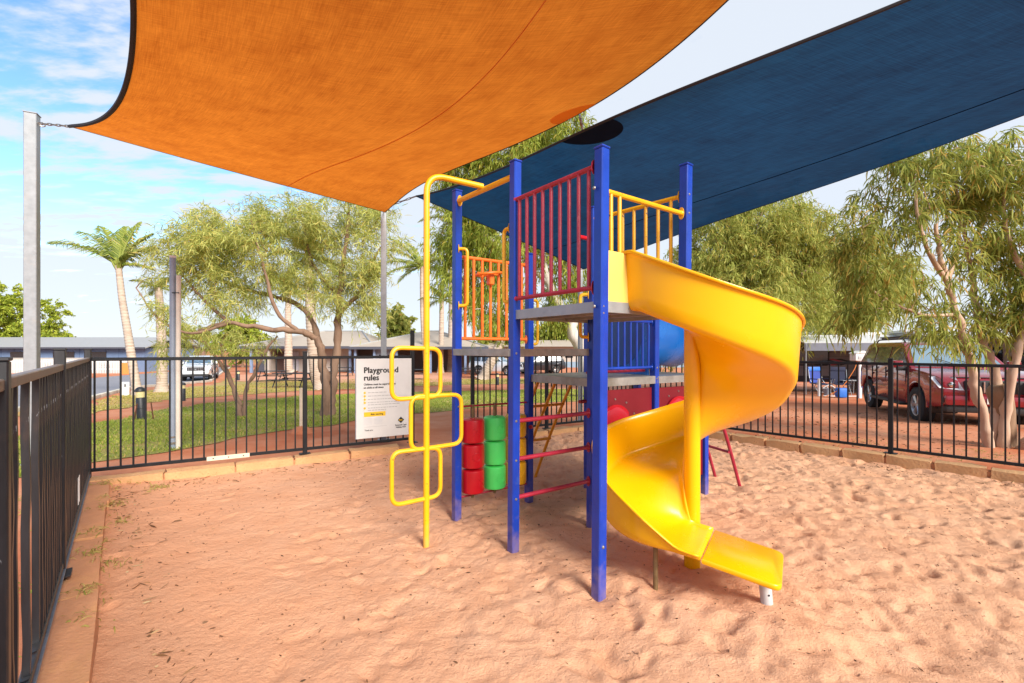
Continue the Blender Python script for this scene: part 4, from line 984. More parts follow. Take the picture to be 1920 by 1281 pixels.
# pair of pale gums behind the caravan
def back_gum(bpx, Y, spec_px, label, seed, m, n=230, lv=130, sz=.30):
    global Yb
    Yb = Y; b = V((bpx-960)/FPX*Y, Y, gz(Y)); top = min(q[1] for q in spec_px)
    limbs = [([b+V(0,0,-.2), A(bpx+4,640), A(bpx-6,560), A(bpx+8,480), A(bpx,top+20)], .24, .05)]
    for q in spec_px: limbs.append(([A(bpx,600), A((bpx+q[0])/2,(600+q[1])/2+10), A(q[0],q[1])], .09, .02))
    tree('gum_tree', label, 'tree', b, limbs, [E(*q) for q in spec_px], n, lv, m, M_GUM, sz, sz*.13, 1.0, .62, seed=seed, twig_r=.02)
back_gum(1430, 19, [(1420,420,90,70,.3),(1350,470,75,85,0),(1480,460,75,75,.4),(1548,455,48,58,.3),(1310,560,50,60,0),(1400,545,90,70,-.4),(1490,555,60,65,0),(1250,560,60,70,.8),(1245,640,50,30,.8)], 'broad pale green gum rising behind the slide and caravan', 21, M_GLEAF2, 420, 210, .25)
back_gum(1600, 22, [(1560,520,60,60,0),(1620,560,60,60,.3),(1660,520,55,60,.3),(1570,590,60,35,0)], 'shorter yellow green gum behind the caravan roof', 22, M_GLEAF2, 200, 170, .28)

# multi stemmed gum by the right fence
b = gp(1872,838); Yb = b.y
limbs = [([b+V(-.12,0,-.1), A(1845,790), A(1828,720), A(1815,660), A(1798,600), A(1776,530), A(1762,470), A(1755,420)], .066, .024),
         ([b+V(-.05,.1,-.1), A(1872,760,.1), A(1862,690,.15), A(1845,640,.2), A(1828,560,.3), A(1815,480,.3), A(1800,400,.3)], .07, .024),
         ([b+V(.05,-.03,-.1), A(1885,780), A(1898,700,-.1), A(1918,620,-.1), A(1935,540,-.1), A(1930,430,0)], .07, .028),
         ([b+V(.22,-.05,-.1), A(1925,830,-.2), A(1960,790,-.2)], .07, .04),
         ([A(1776,530), A(1740,470,-.1), A(1720,400,-.1), A(1715,330,-.1)], .035, .012), ([A(1790,590), A(1730,590,-.2), A(1660,560,-.2), A(1600,520,-.2)], .025, .008),
         ([A(1815,480,.3), A(1850,400,.3), A(1870,330,.2)], .035, .012), ([A(1935,540,-.1), A(1890,440,0), A(1880,350,0)], .045, .015), ([A(1776,530), A(1800,440,.2), A(1790,320,.2)], .035, .012)]
spec = [E(1790,330,100,65,.1),E(1690,370,75,60,-.1),E(1620,440,60,60,-.2),E(1730,450,75,65,0),E(1860,330,80,70,.1),E(1650,520,68,55,-.2),E(1590,555,45,50,-.2),E(1720,600,50,35,-.2),E(1790,560,60,50,.1),E(1880,470,60,80,.1),E(1880,590,60,45,.1),E(1950,400,80,110,0),E(1960,560,60,80,-.1),E(1650,590,55,30,-.3),E(1700,300,60,40,0),E(1820,640,40,25,0)]
gt = tree('gum_tree', 'gum with several slender pinkish stems beside the right fence', 'tree', b, limbs, spec, 265, 84, M_GLEAF, M_GUM, .175, .0165, 1.15, .25, seed=31, twig_r=.008)
stump = MB(); 
sp_ = [at(1886,838,6.55)+V(0,0,-.15), at(1884,790,6.55), at(1876,745,6.55), at(1870,722,6.55)]
stump.tube(crom(sp_, 3), [.15,.125,.12,.115,.125,.13,.135,.14,.125,.085], 9)
obj('stump', stump, barkmat('stump_wood', (.26,.16,.095), (.10,.055,.03), 9, (1,1,.3), 1.0), gt, world=True, smooth=50)

# leafy tree by the left pole
b = gp(30,690); Yb = b.y
limbs = [([b+V(0,0,-.2), A(35,660), A(20,635), A(0,600)], .18, .06), ([A(35,660), A(55,625), A(70,590)], .12, .05), ([A(20,640), A(-60,600), A(-90,560)], .10, .04)]
tree('leafy_tree', 'rounded bright green tree behind the left pole and the blue shed', 'tree', b, limbs, [E(72,595,42,40),E(20,578,45,42),E(-60,560,60,45),E(88,630,28,22),E(30,625,45,32),E(-20,610,50,35)], 230, 190, M_BUSH, M_CBARK, .27, .13, .4, .55, seed=41)
# small trees far behind the buildings
for i, (px, Y, wpx, top, lab, m) in enumerate(((745,52,32,585,'small olive tree over the hall roof by the galvanised pole',M_GLEAF2),(350,60,40,625,'low bushy tree beyond the road left of the hall',M_GLEAF2),(455,56,45,600,'round green tree rising over the left end of the hall roof',M_BUSH),(940,58,40,610,'far bushy tree seen under the orange railing',M_GLEAF2),(1045,62,34,600,'far dark tree seen between two blue posts',M_GLEAF3),(110,70,22,632,'distant bushy treetop over the blue shed roof',M_BUSH),(1000,64,30,632,'far low shrub row seen below the orange railing',M_GLEAF2))):
    Yb = Y; b = V((px-960)/FPX*Y, Y, gz(Y)); cy = (top+670)/2
    tree('bushy_tree', lab, 'tree', b, [([b, A(px,680), A(px+2,cy)], .2, .06)], [E(px,(top+640)/2,wpx*.8,(650-top)/2),E(px-wpx*.4,650,wpx*.6,18),E(px+wpx*.4,645,wpx*.6,20)], 70, 60, m, M_CBARK, .55, .22, .4, .9, seed=50+i, twig_r=.02, limb_seg=6)

# palms
def palm(label, path, r0, r1, fronds, fl, seed, nleaf=60, group='palms around the lawn', ring=True):
    rnd = random.Random(seed); base = Vector(path[0]); root = thing('palm_tree', label, 'palm', base, 0, group)
    P = crom(path, 10); n = len(P); rr = [r0*(1-i/(n-1))+r1*i/(n-1) for i in range(n)]
    rr = [r*(1.0+0.5*max(0, 1-i/(n*0.10))**2) for i, r in enumerate(rr)]
    tr = MB(); Q = []; RR = []
    for i in range(n-1):             # raised rings of old leaf scars
        for k, f in ((0, 1.035), (0.22, 1.03), (0.30, .98), (0.8, .985)):
            Q.append(P[i].lerp(P[i+1], k)-base); RR.append((rr[i]*(1-k)+rr[i+1]*k)*f)
    Q.append(P[-1]-base); RR.append(rr[-1]); tr.tube(Q, RR, 10); obj('trunk', tr, M_PBARK, root, smooth=40)
    top = P[-1]-base
    for az, el, L, dry in fronds:
        az += rnd.uniform(-.1,.1); d = V(math.cos(az)*math.cos(el), math.sin(az)*math.cos(el), math.sin(el)); L = L*fl*rnd.uniform(.9,1.08)
        pts = []; p = top.copy(); dirv = d.copy(); m = 14
        for k in range(m+1):
            pts.append(p.copy()); dirv = (dirv + V(0,0,-1)*(0.030+0.055*k/m)).normalized(); p = p + dirv*(L/m)
        mb = MB().tube(pts, [0.028*fl*(1-.85*k/m) for k in range(m+1)], 5, cap=False)
        for k in range(nleaf):
            t = 0.10+0.88*k/nleaf; x = t*m; i = min(int(x), m-1); c = pts[i].lerp(pts[i+1], x-i); tg = (pts[i+1]-pts[i]).normalized()
            sd = tg.cross(V(0,0,1)); sd = sd.normalized() if sd.length > .05 else V(1,0,0); up = sd.cross(tg)
            ll = L*0.30*math.sin(math.pi*min(1, .22+.78*t))**0.8*rnd.uniform(.8,1.1)+.05; w = .022*fl
            for s in (-1, 1):
                q = (sd*s*0.9 + tg*0.75 + up*0.25 + V(0,0,rnd.uniform(-.25,.1))).normalized(); a = c; b_ = c+q*ll*.55; e = b_+(q+V(0,0,-1.1)).normalized()*ll*.45
                wv = tg*w; mb.add([a-wv*.5, a+wv*.5, b_+wv*.5, b_-wv*.5, e], [(0,1,2,3),(3,2,4)])
        obj('frond', mb, M_PALM, root, smooth=0)
    for k in range(7):
        a = rnd.uniform(0,6.28); obj('frond_stub', MB().tube([top+V(0,0,-.25), top+V(math.cos(a)*.14,math.sin(a)*.14,.02), top+V(math.cos(a)*.22,math.sin(a)*.22,.22)], [.05,.04,.015], 6), M_PALM, root)
    return root
def fan(seed, n, lo=-.35, hi=1.35, only=None):
    r = random.Random(seed); return [((2.4*k+r.uniform(-.2,.2)) % 6.283, lo+(hi-lo)*((k+.5)/n), 1.0, 0) for k in range(n)]
def pxpath(L, Y): return [at(a, b_, Y) for a, b_ in L]
b = gp(258,742); palm('leaning coconut palm with sparse wind blown fronds by the road kerb', [b]+pxpath([(247,672),(238,615),(229,560),(222,498)], b.y), .155, .10,
     [(2.9,.85,1.3,0),(3.25,.62,1.35,0),(2.6,1.1,1.1,0),(1.9,1.25,1.05,0),(1.2,1.3,1.1,0),(.5,1.1,.9,0),(-.1,.7,.8,1),(.2,.2,.7,1)], 2.0, 1, 50)
b = gp(303,736); palm('stout straight palm trunk rising into the casuarina crown', [b]+pxpath([(304,690),(303,640),(300,585),(297,540)], b.y), .21, .14, fan(2, 7, -.2, 1.0), 1.0, 2)
b = gp(603,731); palm('thick based palm trunk standing behind the casuarina trunk', [b]+pxpath([(593,700),(588,660),(583,600),(580,540),(578,480)], b.y), .31, .19, fan(3, 12), 1.9, 3)
b = gp(547,702); palm('slender palm trunk by the hall doorway column', [b]+pxpath([(541,690),(541,640),(540,590),(541,545)], b.y), .42, .22, fan(4, 11), 2.0, 4)
b = gp(800,700); palm('tall palm with ragged crown left of the yellow pole', [b]+pxpath([(795,640),(792,590),(791,540),(791,500)], b.y), .22, .17, [(2.9,.75,1.1,0),(3.2,.35,1.2,0),(2.7,1.1,1.0,0),(3.5,.0,1.1,0),(3.9,-.35,.9,0),(2.3,.3,1.0,0),(.3,.9,1.0,0),(-.2,.5,1.1,0),(.8,.2,1.0,0),(4.6,.2,1.0,0),(1.4,.8,1.1,0),(3.3,.95,1.3,0)], 3.5, 5, 44)
b = gp(826,700); palm('short palm with small drooping crown right of the yellow pole', [b]+pxpath([(827,650),(828,600),(828,562)], b.y), .26, .20, fan(6, 11, -.3, 1.2), 2.2, 6, 40)
b = gp(846,697); palm('pale ringed palm trunk passing up beside the blue corner post', [b]+pxpath([(846,640),(847,580),(847,520),(846,455),(846,410)], b.y), .33, .28, fan(7, 12, -.4, 1.1), 3.2, 7, 40)
b = gp(905,712); palm('flared palm base seen under the middle deck', [b]+pxpath([(915,690),(938,640),(940,590),(940,540)], b.y), .42, .2, fan(8, 10), 2.2, 8, 30)

# ---------------------------------------------------------------- grass
def lawn_blades(name, poly, n, hmin, hmax, wid, m, seed, ymax):
    rng = np.random.default_rng(seed); xs_ = [p[0] for p in poly]; ys_ = [p[1] for p in poly]
    out = []; tot = 0
    while tot < n:
        k = 200000; Y = min(ys_) + (min(max(ys_), ymax)-min(ys_))*rng.random(k)**1.5; X = np.interp(rng.random(k), [0,1], [max(min(xs_),-16), max(xs_)])
        q = inpoly_np(X, Y, poly); out.append(np.stack([X[q], Y[q]], 1)); tot += q.sum()
    P = np.concatenate(out)[:n]
    patch = np.sin(P[:,0]*1.7+np.sin(P[:,1]*2.3)*1.3)*0.5+0.5
    keep = rng.random(n) < 0.35+0.65*patch; P = P[keep]; n = len(P)
    z = np.array([gz(y) for y in P[:,1]])+0.018; h = hmin+(hmax-hmin)*rng.random(n)**1.5; a = rng.random(n)*6.283; lean = rng.normal(size=(n,2))*0.45
    w = wid*(1+0.06*P[:,1])*(0.6+0.8*rng.random(n)); dx, dy = np.cos(a)*w/2, np.sin(a)*w/2
    v = np.stack([np.stack([P[:,0]-dx,P[:,1]-dy,z],1), np.stack([P[:,0]+dx,P[:,1]+dy,z],1), np.stack([P[:,0]+lean[:,0]*h,P[:,1]+lean[:,1]*h,z+h],1)],1).reshape(-1,3)
    o = npmesh(name, v, [np.arange(3*n).reshape(-1,3)], m, smooth=0); o['kind'] = 'stuff'; return o
M_GRASS = leafmat('grass_blades', (0.17,0.24,0.03), (0.36,0.40,0.07), 0.3, (0.55,0.42,0.14))
M_GRASSD = leafmat('dry_grass_blades', (0.30,0.29,0.06), (0.50,0.38,0.14), 0.3, (0.24,0.27,0.05))
lawn_blades('lawn_grass', PL, 120000, .015, .05, .012, M_GRASS, 1, 22)
lawn_blades('dry_grass', PF, 40000, .02, .06, .02, M_GRASSD, 2, 34)
def tufts(name, spots, n, r, h, m, seed, zf):
    rng = np.random.default_rng(seed); pos = []; 
    for (x, y), k in zip(spots, n if isinstance(n, list) else [n]*len(spots)): pos.append(np.stack([x+rng.normal(size=k)*r, y+rng.normal(size=k)*r], 1))
    P = np.concatenate(pos); N = len(P); base = np.stack([P[:,0],P[:,1],np.array([zf(*p) for p in P])],1)
    d = unit(rng.normal(size=(N,3))*np.array([1,1,.3])+np.array([0,0,.75])); v_, f_ = leaf_arrays(base, d, h*(.4+.9*rng.random(N)), .005+.004*rng.random(N), .8, rng)
    o = npmesh(name, v_, f_, m, smooth=0); o['kind'] = 'stuff'
def kerbz(x, y): return 0.115
tufts('kerb_weeds', [tuple(FC+DL*t+inL*o) for t, o in ((.35,.16),(.9,.20),(1.25,.13),(1.45,.24),(1.9,.12),(2.35,.15),(2.5,.22),(2.95,.13),(.15,.35),(.5,.55),(3.3,.15))], [40,50,30,25,35,40,25,35,60,60,18], .05, .09, M_GRASSD, 4, lambda x, y: max(ZS(x,y), .02) if not inpoly(x, y, [tuple(FC-inL*.02), tuple(FC+DL*8-inL*.02), tuple(FC+DL*8+inL*.17), tuple(FC+inL*.17)]) else .112)
tufts('fence_line_weeds', [tuple(FC-inL*(.25+.35*random.random())+DL*t) for t in (.4,.9,1.5,2.0,2.6,2.9,3.4,3.9)], 70, .10, .10, M_GRASS, 5, lambda x, y: .08)
tufts('dry_weeds', [tuple(FR+DR*t-inR*o) for t, o in ((2.2,.5),(2.9,.6),(3.4,.9),(3.9,.5),(4.4,.7),(4.8,1.0),(5.2,.6),(5.6,.7),(3.2,1.4),(4.6,1.3))], 70, .16, .05, M_GRASSD, 6, lambda x, y: gz(y))
def litter(name, poly, n, seed, m, lmin, lmax, w, zf, bias=None):
    rng = np.random.default_rng(seed); xs_ = [p[0] for p in poly]; ys_ = [p[1] for p in poly]; P = []
    while len(P) < n:
        x, y = rng.uniform(min(xs_), max(xs_)), rng.uniform(min(ys_), max(ys_))
        if inpoly(x, y, poly) and (bias is None or rng.random() < bias(x, y)): P.append((x, y))
    P = np.array(P); base = np.stack([P[:,0],P[:,1],np.array([zf(*p) for p in P])+.006],1); a = rng.random(n)*6.283
    d = unit(np.stack([np.cos(a), np.sin(a), rng.normal(size=n)*.10+.04],1)); L = lmin+(lmax-lmin)*rng.random(n)**2.2
    v_, f_ = leaf_arrays(base, d, L, w*(.5+rng.random(n)), .06, rng, .35); o = npmesh(name, v_, f_, m, smooth=0); o['kind'] = 'stuff'
PIT_IN = [tuple(FC+inB*.22+DB*.2), tuple(FR+inB*.22-DB*.2), tuple(FR+DR*9+inR*.2), (5,.2), (.1,.2)]
M_LIT = leafmat('leaf_litter', (0.05,0.025,0.014), (0.22,0.11,0.055), 0.05, (0.38,0.22,0.12))
litter('leaf_litter', PIT_IN, 5200, 8, M_LIT, .008, .036, .006, ZS)
def near_edge(x, y):
    p = Vector((x,y)); dl = abs((p-FC).dot(inB)); d2 = abs((p-FR).dot(inR)); d3 = abs((p-FC).dot(inL)); q = min(dl, d2, d3); return math.exp(-(q-.15)**2/.06)
litter('edge_litter', PIT_IN, 1100, 9, leafmat('straw_litter', (0.12,0.06,0.03), (0.38,0.22,0.11), 0.1, (0.5,0.36,0.2)), .02, .12, .009, ZS, near_edge)
litter('ground_litter', [tuple(FR+DR*1-inR*.3), tuple(FR+DR*9-inR*.3), (14,8), (6,13), (2.5,10)], 2200, 10, leafmat('bark_litter', (0.10,0.05,0.03), (0.42,0.27,0.15), 0.1), .03, .12, .014, lambda x, y: gz(y))

# ---------------------------------------------------------------- buildings
M_ROOF = mat('beige_metal_roof', (.42,.35,.28), .6, .1, var=.06, scale=2)
M_ROOFG = mat('pale_grey_roof', (.33,.325,.32), .55, .1, var=.06)
M_WALLW = mat('cream_wall', (.42,.385,.35), .8, var=.07, scale=2)
M_WALLB = mat('blue_grey_cladding', (.16,.22,.36), .6, var=.08, scale=2)
M_DKG = mat('dark_opening', (.03,.027,.028), .6, var=.2); M_GLASS = mat('window_glass', (.02,.025,.03), .06, spec=.8)
M_TRIM = mat('dark_fascia', (.07,.075,.10), .5); M_POSTB = mat('blue_post_paint', (.20,.27,.42), .5)
M_TIMB = mat('orange_timber', (.62,.27,.07), .75, var=.15, scale=6, stretch=(6,1,.3)); M_BRICK = mat('pinkish_brick', (.40,.26,.20), .85, var=.15, scale=9)
ZG = gz(60)
def bxz(mb, x0, x1, y0, y1, z0, z1, bev=0): return mb.box(((x0+x1)/2,(y0+y1)/2,(z0+z1)/2),(x1-x0,y1-y0,z1-z0),None,bev)
def XY(px, Y): return (px-960)/FPX*Y
def ZY(py, Y): return H+(HZ-py)/FPX*Y
# blue grey shed on the left, lying along the far side of the road
Y0 = 45.0; x0, x1 = XY(-170,Y0), XY(272,Y0); ze = ZY(653,Y0); zr = ZY(633,Y0)
sh = thing('long_shed', 'long blue grey shed with a pale roof beyond the road on the left', 'building', ((x0+x1)/2, Y0, ZG))
obj('wall', bxz(MB(), x0, x1, Y0, Y0+7, ZG-.1, ze), M_WALLB, sh, world=True)
n = 18
for k in range(n+1):
    xx = x0+(x1-x0)*k/n; obj('batten', bxz(MB(), xx-.03, xx+.03, Y0-.03, Y0-.002, ZG, ze-.05), mat('blue_batten', (.12,.17,.29), .6), sh, world=True)
rf = MB().prism([V(x0-.5,Y0-.6,ze-.03), V(x0-.5,Y0+3.5,zr), V(x0-.5,Y0+7.6,ze-.03), V(x0-.5,Y0+7.6,ze+.08), V(x0-.5,Y0+3.5,zr+.12), V(x0-.5,Y0-.6,ze+.08)], V(x1-x0+1.0,0,0)); obj('roof', rf, M_ROOFG, sh, world=True, smooth=0)
obj('gutter', bxz(MB(), x0-.5, x1+.5, Y0-.72, Y0-.605, ze-.05, ze+.10), M_TRIM, sh, world=True)
for k, (a, b_) in enumerate(((-140,-100),(-60,-20),(20,45),(100,140),(170,200))):
    w_ = obj('window', bxz(MB(), XY(a,Y0), XY(b_,Y0), Y0-.05, Y0-.031, ZG+1.15, ZG+2.0), M_GLASS, sh, world=True); obj('frame', bxz(MB(), XY(a,Y0)-.05, XY(b_,Y0)+.05, Y0-.044, Y0-.033, ZG+1.07, ZG+1.14), M_TRIM, w_, world=True)
# pair of brown gabled units
Y1 = 50.0
gu = thing('gabled_cabins', 'row of two small pinkish gabled cabins at the right end of the blue shed', 'building', (XY(290,Y1), Y1, ZG))
for a, b_, m in ((262,281,M_WALLB),(281,318,M_BRICK)):
    xa, xb = XY(a,Y1), XY(b_,Y1); xm = (xa+xb)/2 if b_ < 300 else XY(290,Y1); e, t = ZY(652,Y1), ZY(638,Y1)
    w_ = obj('gable_wall', MB().prism([V(xa,Y1,ZG-.1),V(xb,Y1,ZG-.1),V(xb,Y1,e),V(xm,Y1,t),V(xa,Y1,e)], V(0,6,0)), m, gu, world=True, smooth=0)
    for p, q in ((V(xa-.2,Y1-.4,e-.12), V(xm,Y1-.4,t+.03)), (V(xm,Y1-.4,t+.03), V(xb+.2,Y1-.4,e-.12))):
        obj('roof', MB().prism([p,q,q+V(0,0,.14),p+V(0,0,.14)], V(0,6.8,0)), M_ROOFG, w_, world=True, smooth=0)
    obj('door', bxz(MB(), (xa+xb)/2-.45, (xa+xb)/2+.45, Y1-.05, Y1-.003, ZG, ZG+2.0), M_DKG, w_, world=True)
# white picket fence, condensers and timber screen in front of the shed
Y2 = 42.5; xa, xb = XY(-120,Y2), XY(238,Y2)
pf = thing('picket_fence', 'low white picket fence running in front of the long blue shed', 'fence', ((xa+xb)/2, Y2, ZG))
for z in (.35, 1.05): obj('rail', bxz(MB(), xa, xb, Y2+.01, Y2+.05, ZG+z, ZG+z+.08), M_WHITE, pf, world=True)
nk = 120; pk = bpy.data.meshes.new('picket'); q = bxz(MB(), -.045, .045, -.014, .006, 0, 1.30); pk.from_pydata(q.v, [], q.f); pk.materials.append(M_WHITE)
for k in range(nk):
    o = bpy.data.objects.new('picket', pk); COL.objects.link(o); o.parent = pf; o.location = (xa+(xb-xa)*(k+.5)/nk-pf.location.x, 0, 0)
wb = MB(); bxz(wb, XY(-120,44), XY(226,44), 44.0, 44.15, ZG-.05, ZG+1.42)
tag(obj('screen_wall', wb, M_WALLW, loc=(XY(50,44),44,ZG), world=True), 'low white rendered wall between the picket fence and the blue shed', 'wall')
def condenser(px, lab):
    Y = 43.2; x = XY(px, Y); o = thing('air_conditioner', lab, 'air conditioner', (x, Y, ZG+.55), 0, 'air conditioners by the shed wall')
    obj('case', MB().box((0,0,.38), (.95,.35,.72), None, .03), M_WHITE, o); obj('fan_grille', MB().tube([V(-.12+.27*math.cos(t),-.19,.38+.27*math.sin(t)) for t in np.linspace(0,6.283,21)[:-1]], .035, 6, closed=True), M_BROWNPIPE, o)
    obj('fan', MB().lathe([(.20,0),(.21,.02)], (-.12,-.183,.38), 16, (0,-1,0)), mat('grille_grey', (.35,.34,.33), .6), o); obj('stand', MB().box((0,0,-.27), (.9,.3,.56), None, .01), M_GALV, o)
condenser(95, 'white air conditioner box left of the near fence post'); condenser(198, 'white air conditioner box above the picket fence by the palm'); 
Y3 = 41.0; ts = thing('timber_screen', 'small orange timber slat screen right of the white picket fence', 'screen', (XY(239,Y3), Y3, ZG))
for k in range(10):
    xa = XY(227,Y3)+k*.122; obj('slat', bxz(MB(), xa, xa+.112, Y3, Y3+.03, ZG, ZG+1.02), M_TIMB, ts, world=True)
# camp hall in the middle: two hipped roofs over white walls and an open veranda
Y4 = 43.0
hall = thing('camp_hall', 'low white hall with beige hipped roofs and dark verandas behind the lawn', 'building', (XY(680,Y4), Y4, ZG))
def hip(pxa, pxb, pye, pyr, Ya, depth, ra, rb, name='roof'):
    a, b_ = XY(pxa,Ya), XY(pxb,Ya); e, r_ = ZY(pye,Ya), ZY(pyr,Ya)+.25; ym = Ya+depth/2; r0, r1 = XY(ra,Ya), XY(rb,Ya)
    vs = [V(a,Ya,e),V(b_,Ya,e),V(b_,Ya+depth,e),V(a,Ya+depth,e),V(r0,ym,r_),V(r1,ym,r_)]
    o = obj(name, MB().add([*vs, *[p-V(0,0,.12) for p in vs[:4]]], [(0,1,5,4),(1,2,5),(2,3,4,5),(3,0,4),(0,6,7,1),(1,7,8,2),(2,8,9,3),(3,9,6,0),(6,9,8,7)]), M_ROOF, hall, world=True, smooth=0)
    obj('gutter', bxz(MB(), a-.05, b_+.05, Ya-.15, Ya-.003, e-.20, e+.04), M_TRIM, o, world=True)
    for p, q in ((0,4),(1,5),(4,5)): obj('ridge_cap', MB().tube([vs[p]+V(0,0,.02), vs[q]+V(0,0,.02)], .09, 6), M_ROOFG, o, world=True)
    return o
hip(446, 700, 650, 622, Y4, 12, 560, 640)
hip(655, 915, 651, 621, Y4-1.5, 14, 775, 800)
wl = obj('wall', bxz(MB(), XY(505,Y4), XY(655,Y4+2), Y4+2.0, Y4+8, ZG-.1, ZY(651,Y4)), M_WALLW, hall, world=True)
obj('side_wall', bxz(MB(), XY(470,Y4), XY(497,Y4), Y4+1, Y4+8, ZG-.1, ZY(651,Y4)), M_WALLW, hall, world=True)
obj('base_panel', bxz(MB(), XY(471,Y4), XY(485,Y4), Y4+.95, Y4+.995, ZG, ZG+1.1), M_TRIM, hall, world=True)
obj('door', bxz(MB(), XY(515,Y4+2), XY(534,Y4+2), Y4+1.9, Y4+1.996, ZG, ZG+2.0), mat('brown_door', (.10,.06,.05), .6), hall, world=True)
obj('door', bxz(MB(), XY(546,Y4+2), XY(561,Y4+2), Y4+1.9, Y4+1.996, ZG, ZG+2.0), mat('grey_door', (.36,.36,.40), .6), hall, world=True)
for px in (468.5, 501, 538, 577, 655): obj('veranda_post', bxz(MB(), XY(px,Y4)-.11, XY(px,Y4)+.11, Y4+.15, Y4+.37, ZG-.1, ZY(651.5,Y4)), M_POSTB if px in (468.5,655) else M_WALLW, hall, world=True)
Yv = Y4-1.4
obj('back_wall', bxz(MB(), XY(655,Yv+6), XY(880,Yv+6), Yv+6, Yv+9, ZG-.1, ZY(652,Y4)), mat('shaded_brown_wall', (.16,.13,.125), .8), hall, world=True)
obj('wall_panel', bxz(MB(), XY(700,Yv), XY(740,Yv), Yv+.5, Yv+.7, ZG-.1, ZY(652.5,Yv)), mat('grey_blue_wall', (.20,.21,.26), .7), hall, world=True)
for a, b_ in ((708,719),(724,734)):
    w_ = obj('window', bxz(MB(), XY(a,Yv), XY(b_,Yv), Yv+.46, Yv+.496, ZG+1.0, ZG+1.75), M_GLASS, hall, world=True); obj('sill', bxz(MB(), XY(a,Yv)-.04, XY(b_,Yv)+.04, Yv+.42, Yv+.495, ZG+.94, ZG+.995), M_TRIM, w_, world=True)
for px in (664, 700, 742, 806, 872, 908): obj('veranda_post', bxz(MB(), XY(px,Yv)-.10, XY(px,Yv)+.10, Yv+.25, Yv+.45, ZG-.1, ZY(652,Yv)), M_POSTB, hall, world=True)
obj('notice_board', bxz(MB(), XY(876,Yv), XY(890,Yv), Yv+2, Yv+2.1, ZG+.6, ZG+1.7), mat('teal_board', (.10,.30,.30), .6), hall, world=True)
# white service block far behind the tower
Y5 = 56.0
sb = thing('service_block', 'long cream block with a blue base band far behind the tower', 'building', (XY(1010,Y5), Y5, ZG))
obj('wall', bxz(MB(), XY(915,Y5), XY(1300,Y5), Y5, Y5+8, ZG+.7, ZY(650,Y5)), M_WALLW, sb, world=True); obj('base_band', bxz(MB(), XY(915,Y5), XY(1300,Y5), Y5-.02, Y5+8, ZG-.1, ZG+.698), mat('dusty_blue_band', (.22,.32,.42), .7), sb, world=True)
obj('roof', MB().prism([V(XY(905,Y5),Y5-.6,ZY(650,Y5)),V(XY(905,Y5),Y5+4,ZY(637,Y5)),V(XY(905,Y5),Y5+8.6,ZY(650,Y5))], V(XY(1310,Y5)-XY(905,Y5),0,0)), M_ROOF, sb, world=True, smooth=0)
for px in (940, 985, 1060): obj('window', bxz(MB(), XY(px,Y5), XY(px+14,Y5), Y5-.04, Y5-.003, ZG+1.2, ZG+2.0), M_GLASS, sb, world=True)

# ---------------------------------------------------------------- vehicles
M_TYRE = mat('tyre_rubber', (.018,.018,.019), .85, var=.2, scale=20); M_RIM = mat('alloy_rim', (.50,.50,.51), .3, .85, var=.1); M_CHROME = mat('chrome_trim', (.70,.70,.72), .12, 1.0)
M_LAMP = mat('lamp_lens', (.75,.77,.80), .08, spec=.8); M_UNDER = mat('black_trim', (.02,.02,.022), .55)
M_CARGL = mat('car_glass', (.03,.035,.04), .03, spec=1.0, coat=.6)
def carpaint(name, c): return mat(name, c, .22, .25, var=.04, scale=2, coat=1.0, spec=.5, dirt=(tuple(.7*q+.06 for q in c), 2.2, .62, .9))
def wheel(parent, x, y, r, w, spokes=6):
    s = 1 if y > 0 else -1
    t = obj('wheel', MB().lathe([(r*.62,-w/2),(r*.86,-w/2),(r*.96,-w/2+.02),(r,-w/2+.055),(r,w/2-.055),(r*.96,w/2-.02),(r*.86,w/2),(r*.62,w/2),(r*.60,w/2-.02),(r*.60,-w/2+.02),(r*.62,-w/2)], (0,0,0), 28, (0,1,0), cap=False), M_TYRE, parent, loc=(x,y,r))
    rm = MB().lathe([(r*.60,-.03),(r*.62,w/2-.01),(r*.57,w/2-.012),(r*.53,w/2-.06)], (0,0,0), 28, (0,s,0), cap=False)
    obj('rim_well', MB().lathe([(r*.56,0),(r*.56,.01)], (0,s*.03,0), 20, (0,s,0)), M_UNDER, t); mb = rm
    for k in range(spokes):
        for dq in (-.13, .13):
            a = 2*math.pi*k/spokes; a2 = a+dq
            mb.tube([V(math.cos(a)*r*.08, s*(w/2-.05), math.sin(a)*r*.08), V(math.cos(a2)*r*.56, s*(w/2-.035), math.sin(a2)*r*.56)], [.032*r/.4,.022*r/.4], 5)
    mb.lathe([(r*.13,w/2-.06),(r*.11,w/2-.025)], (0,0,0), 12, (0,s,0)); obj('rim', mb, M_RIM, t)
    for k in range(22):              # tread blocks
        a = 2*math.pi*k/22
    return t
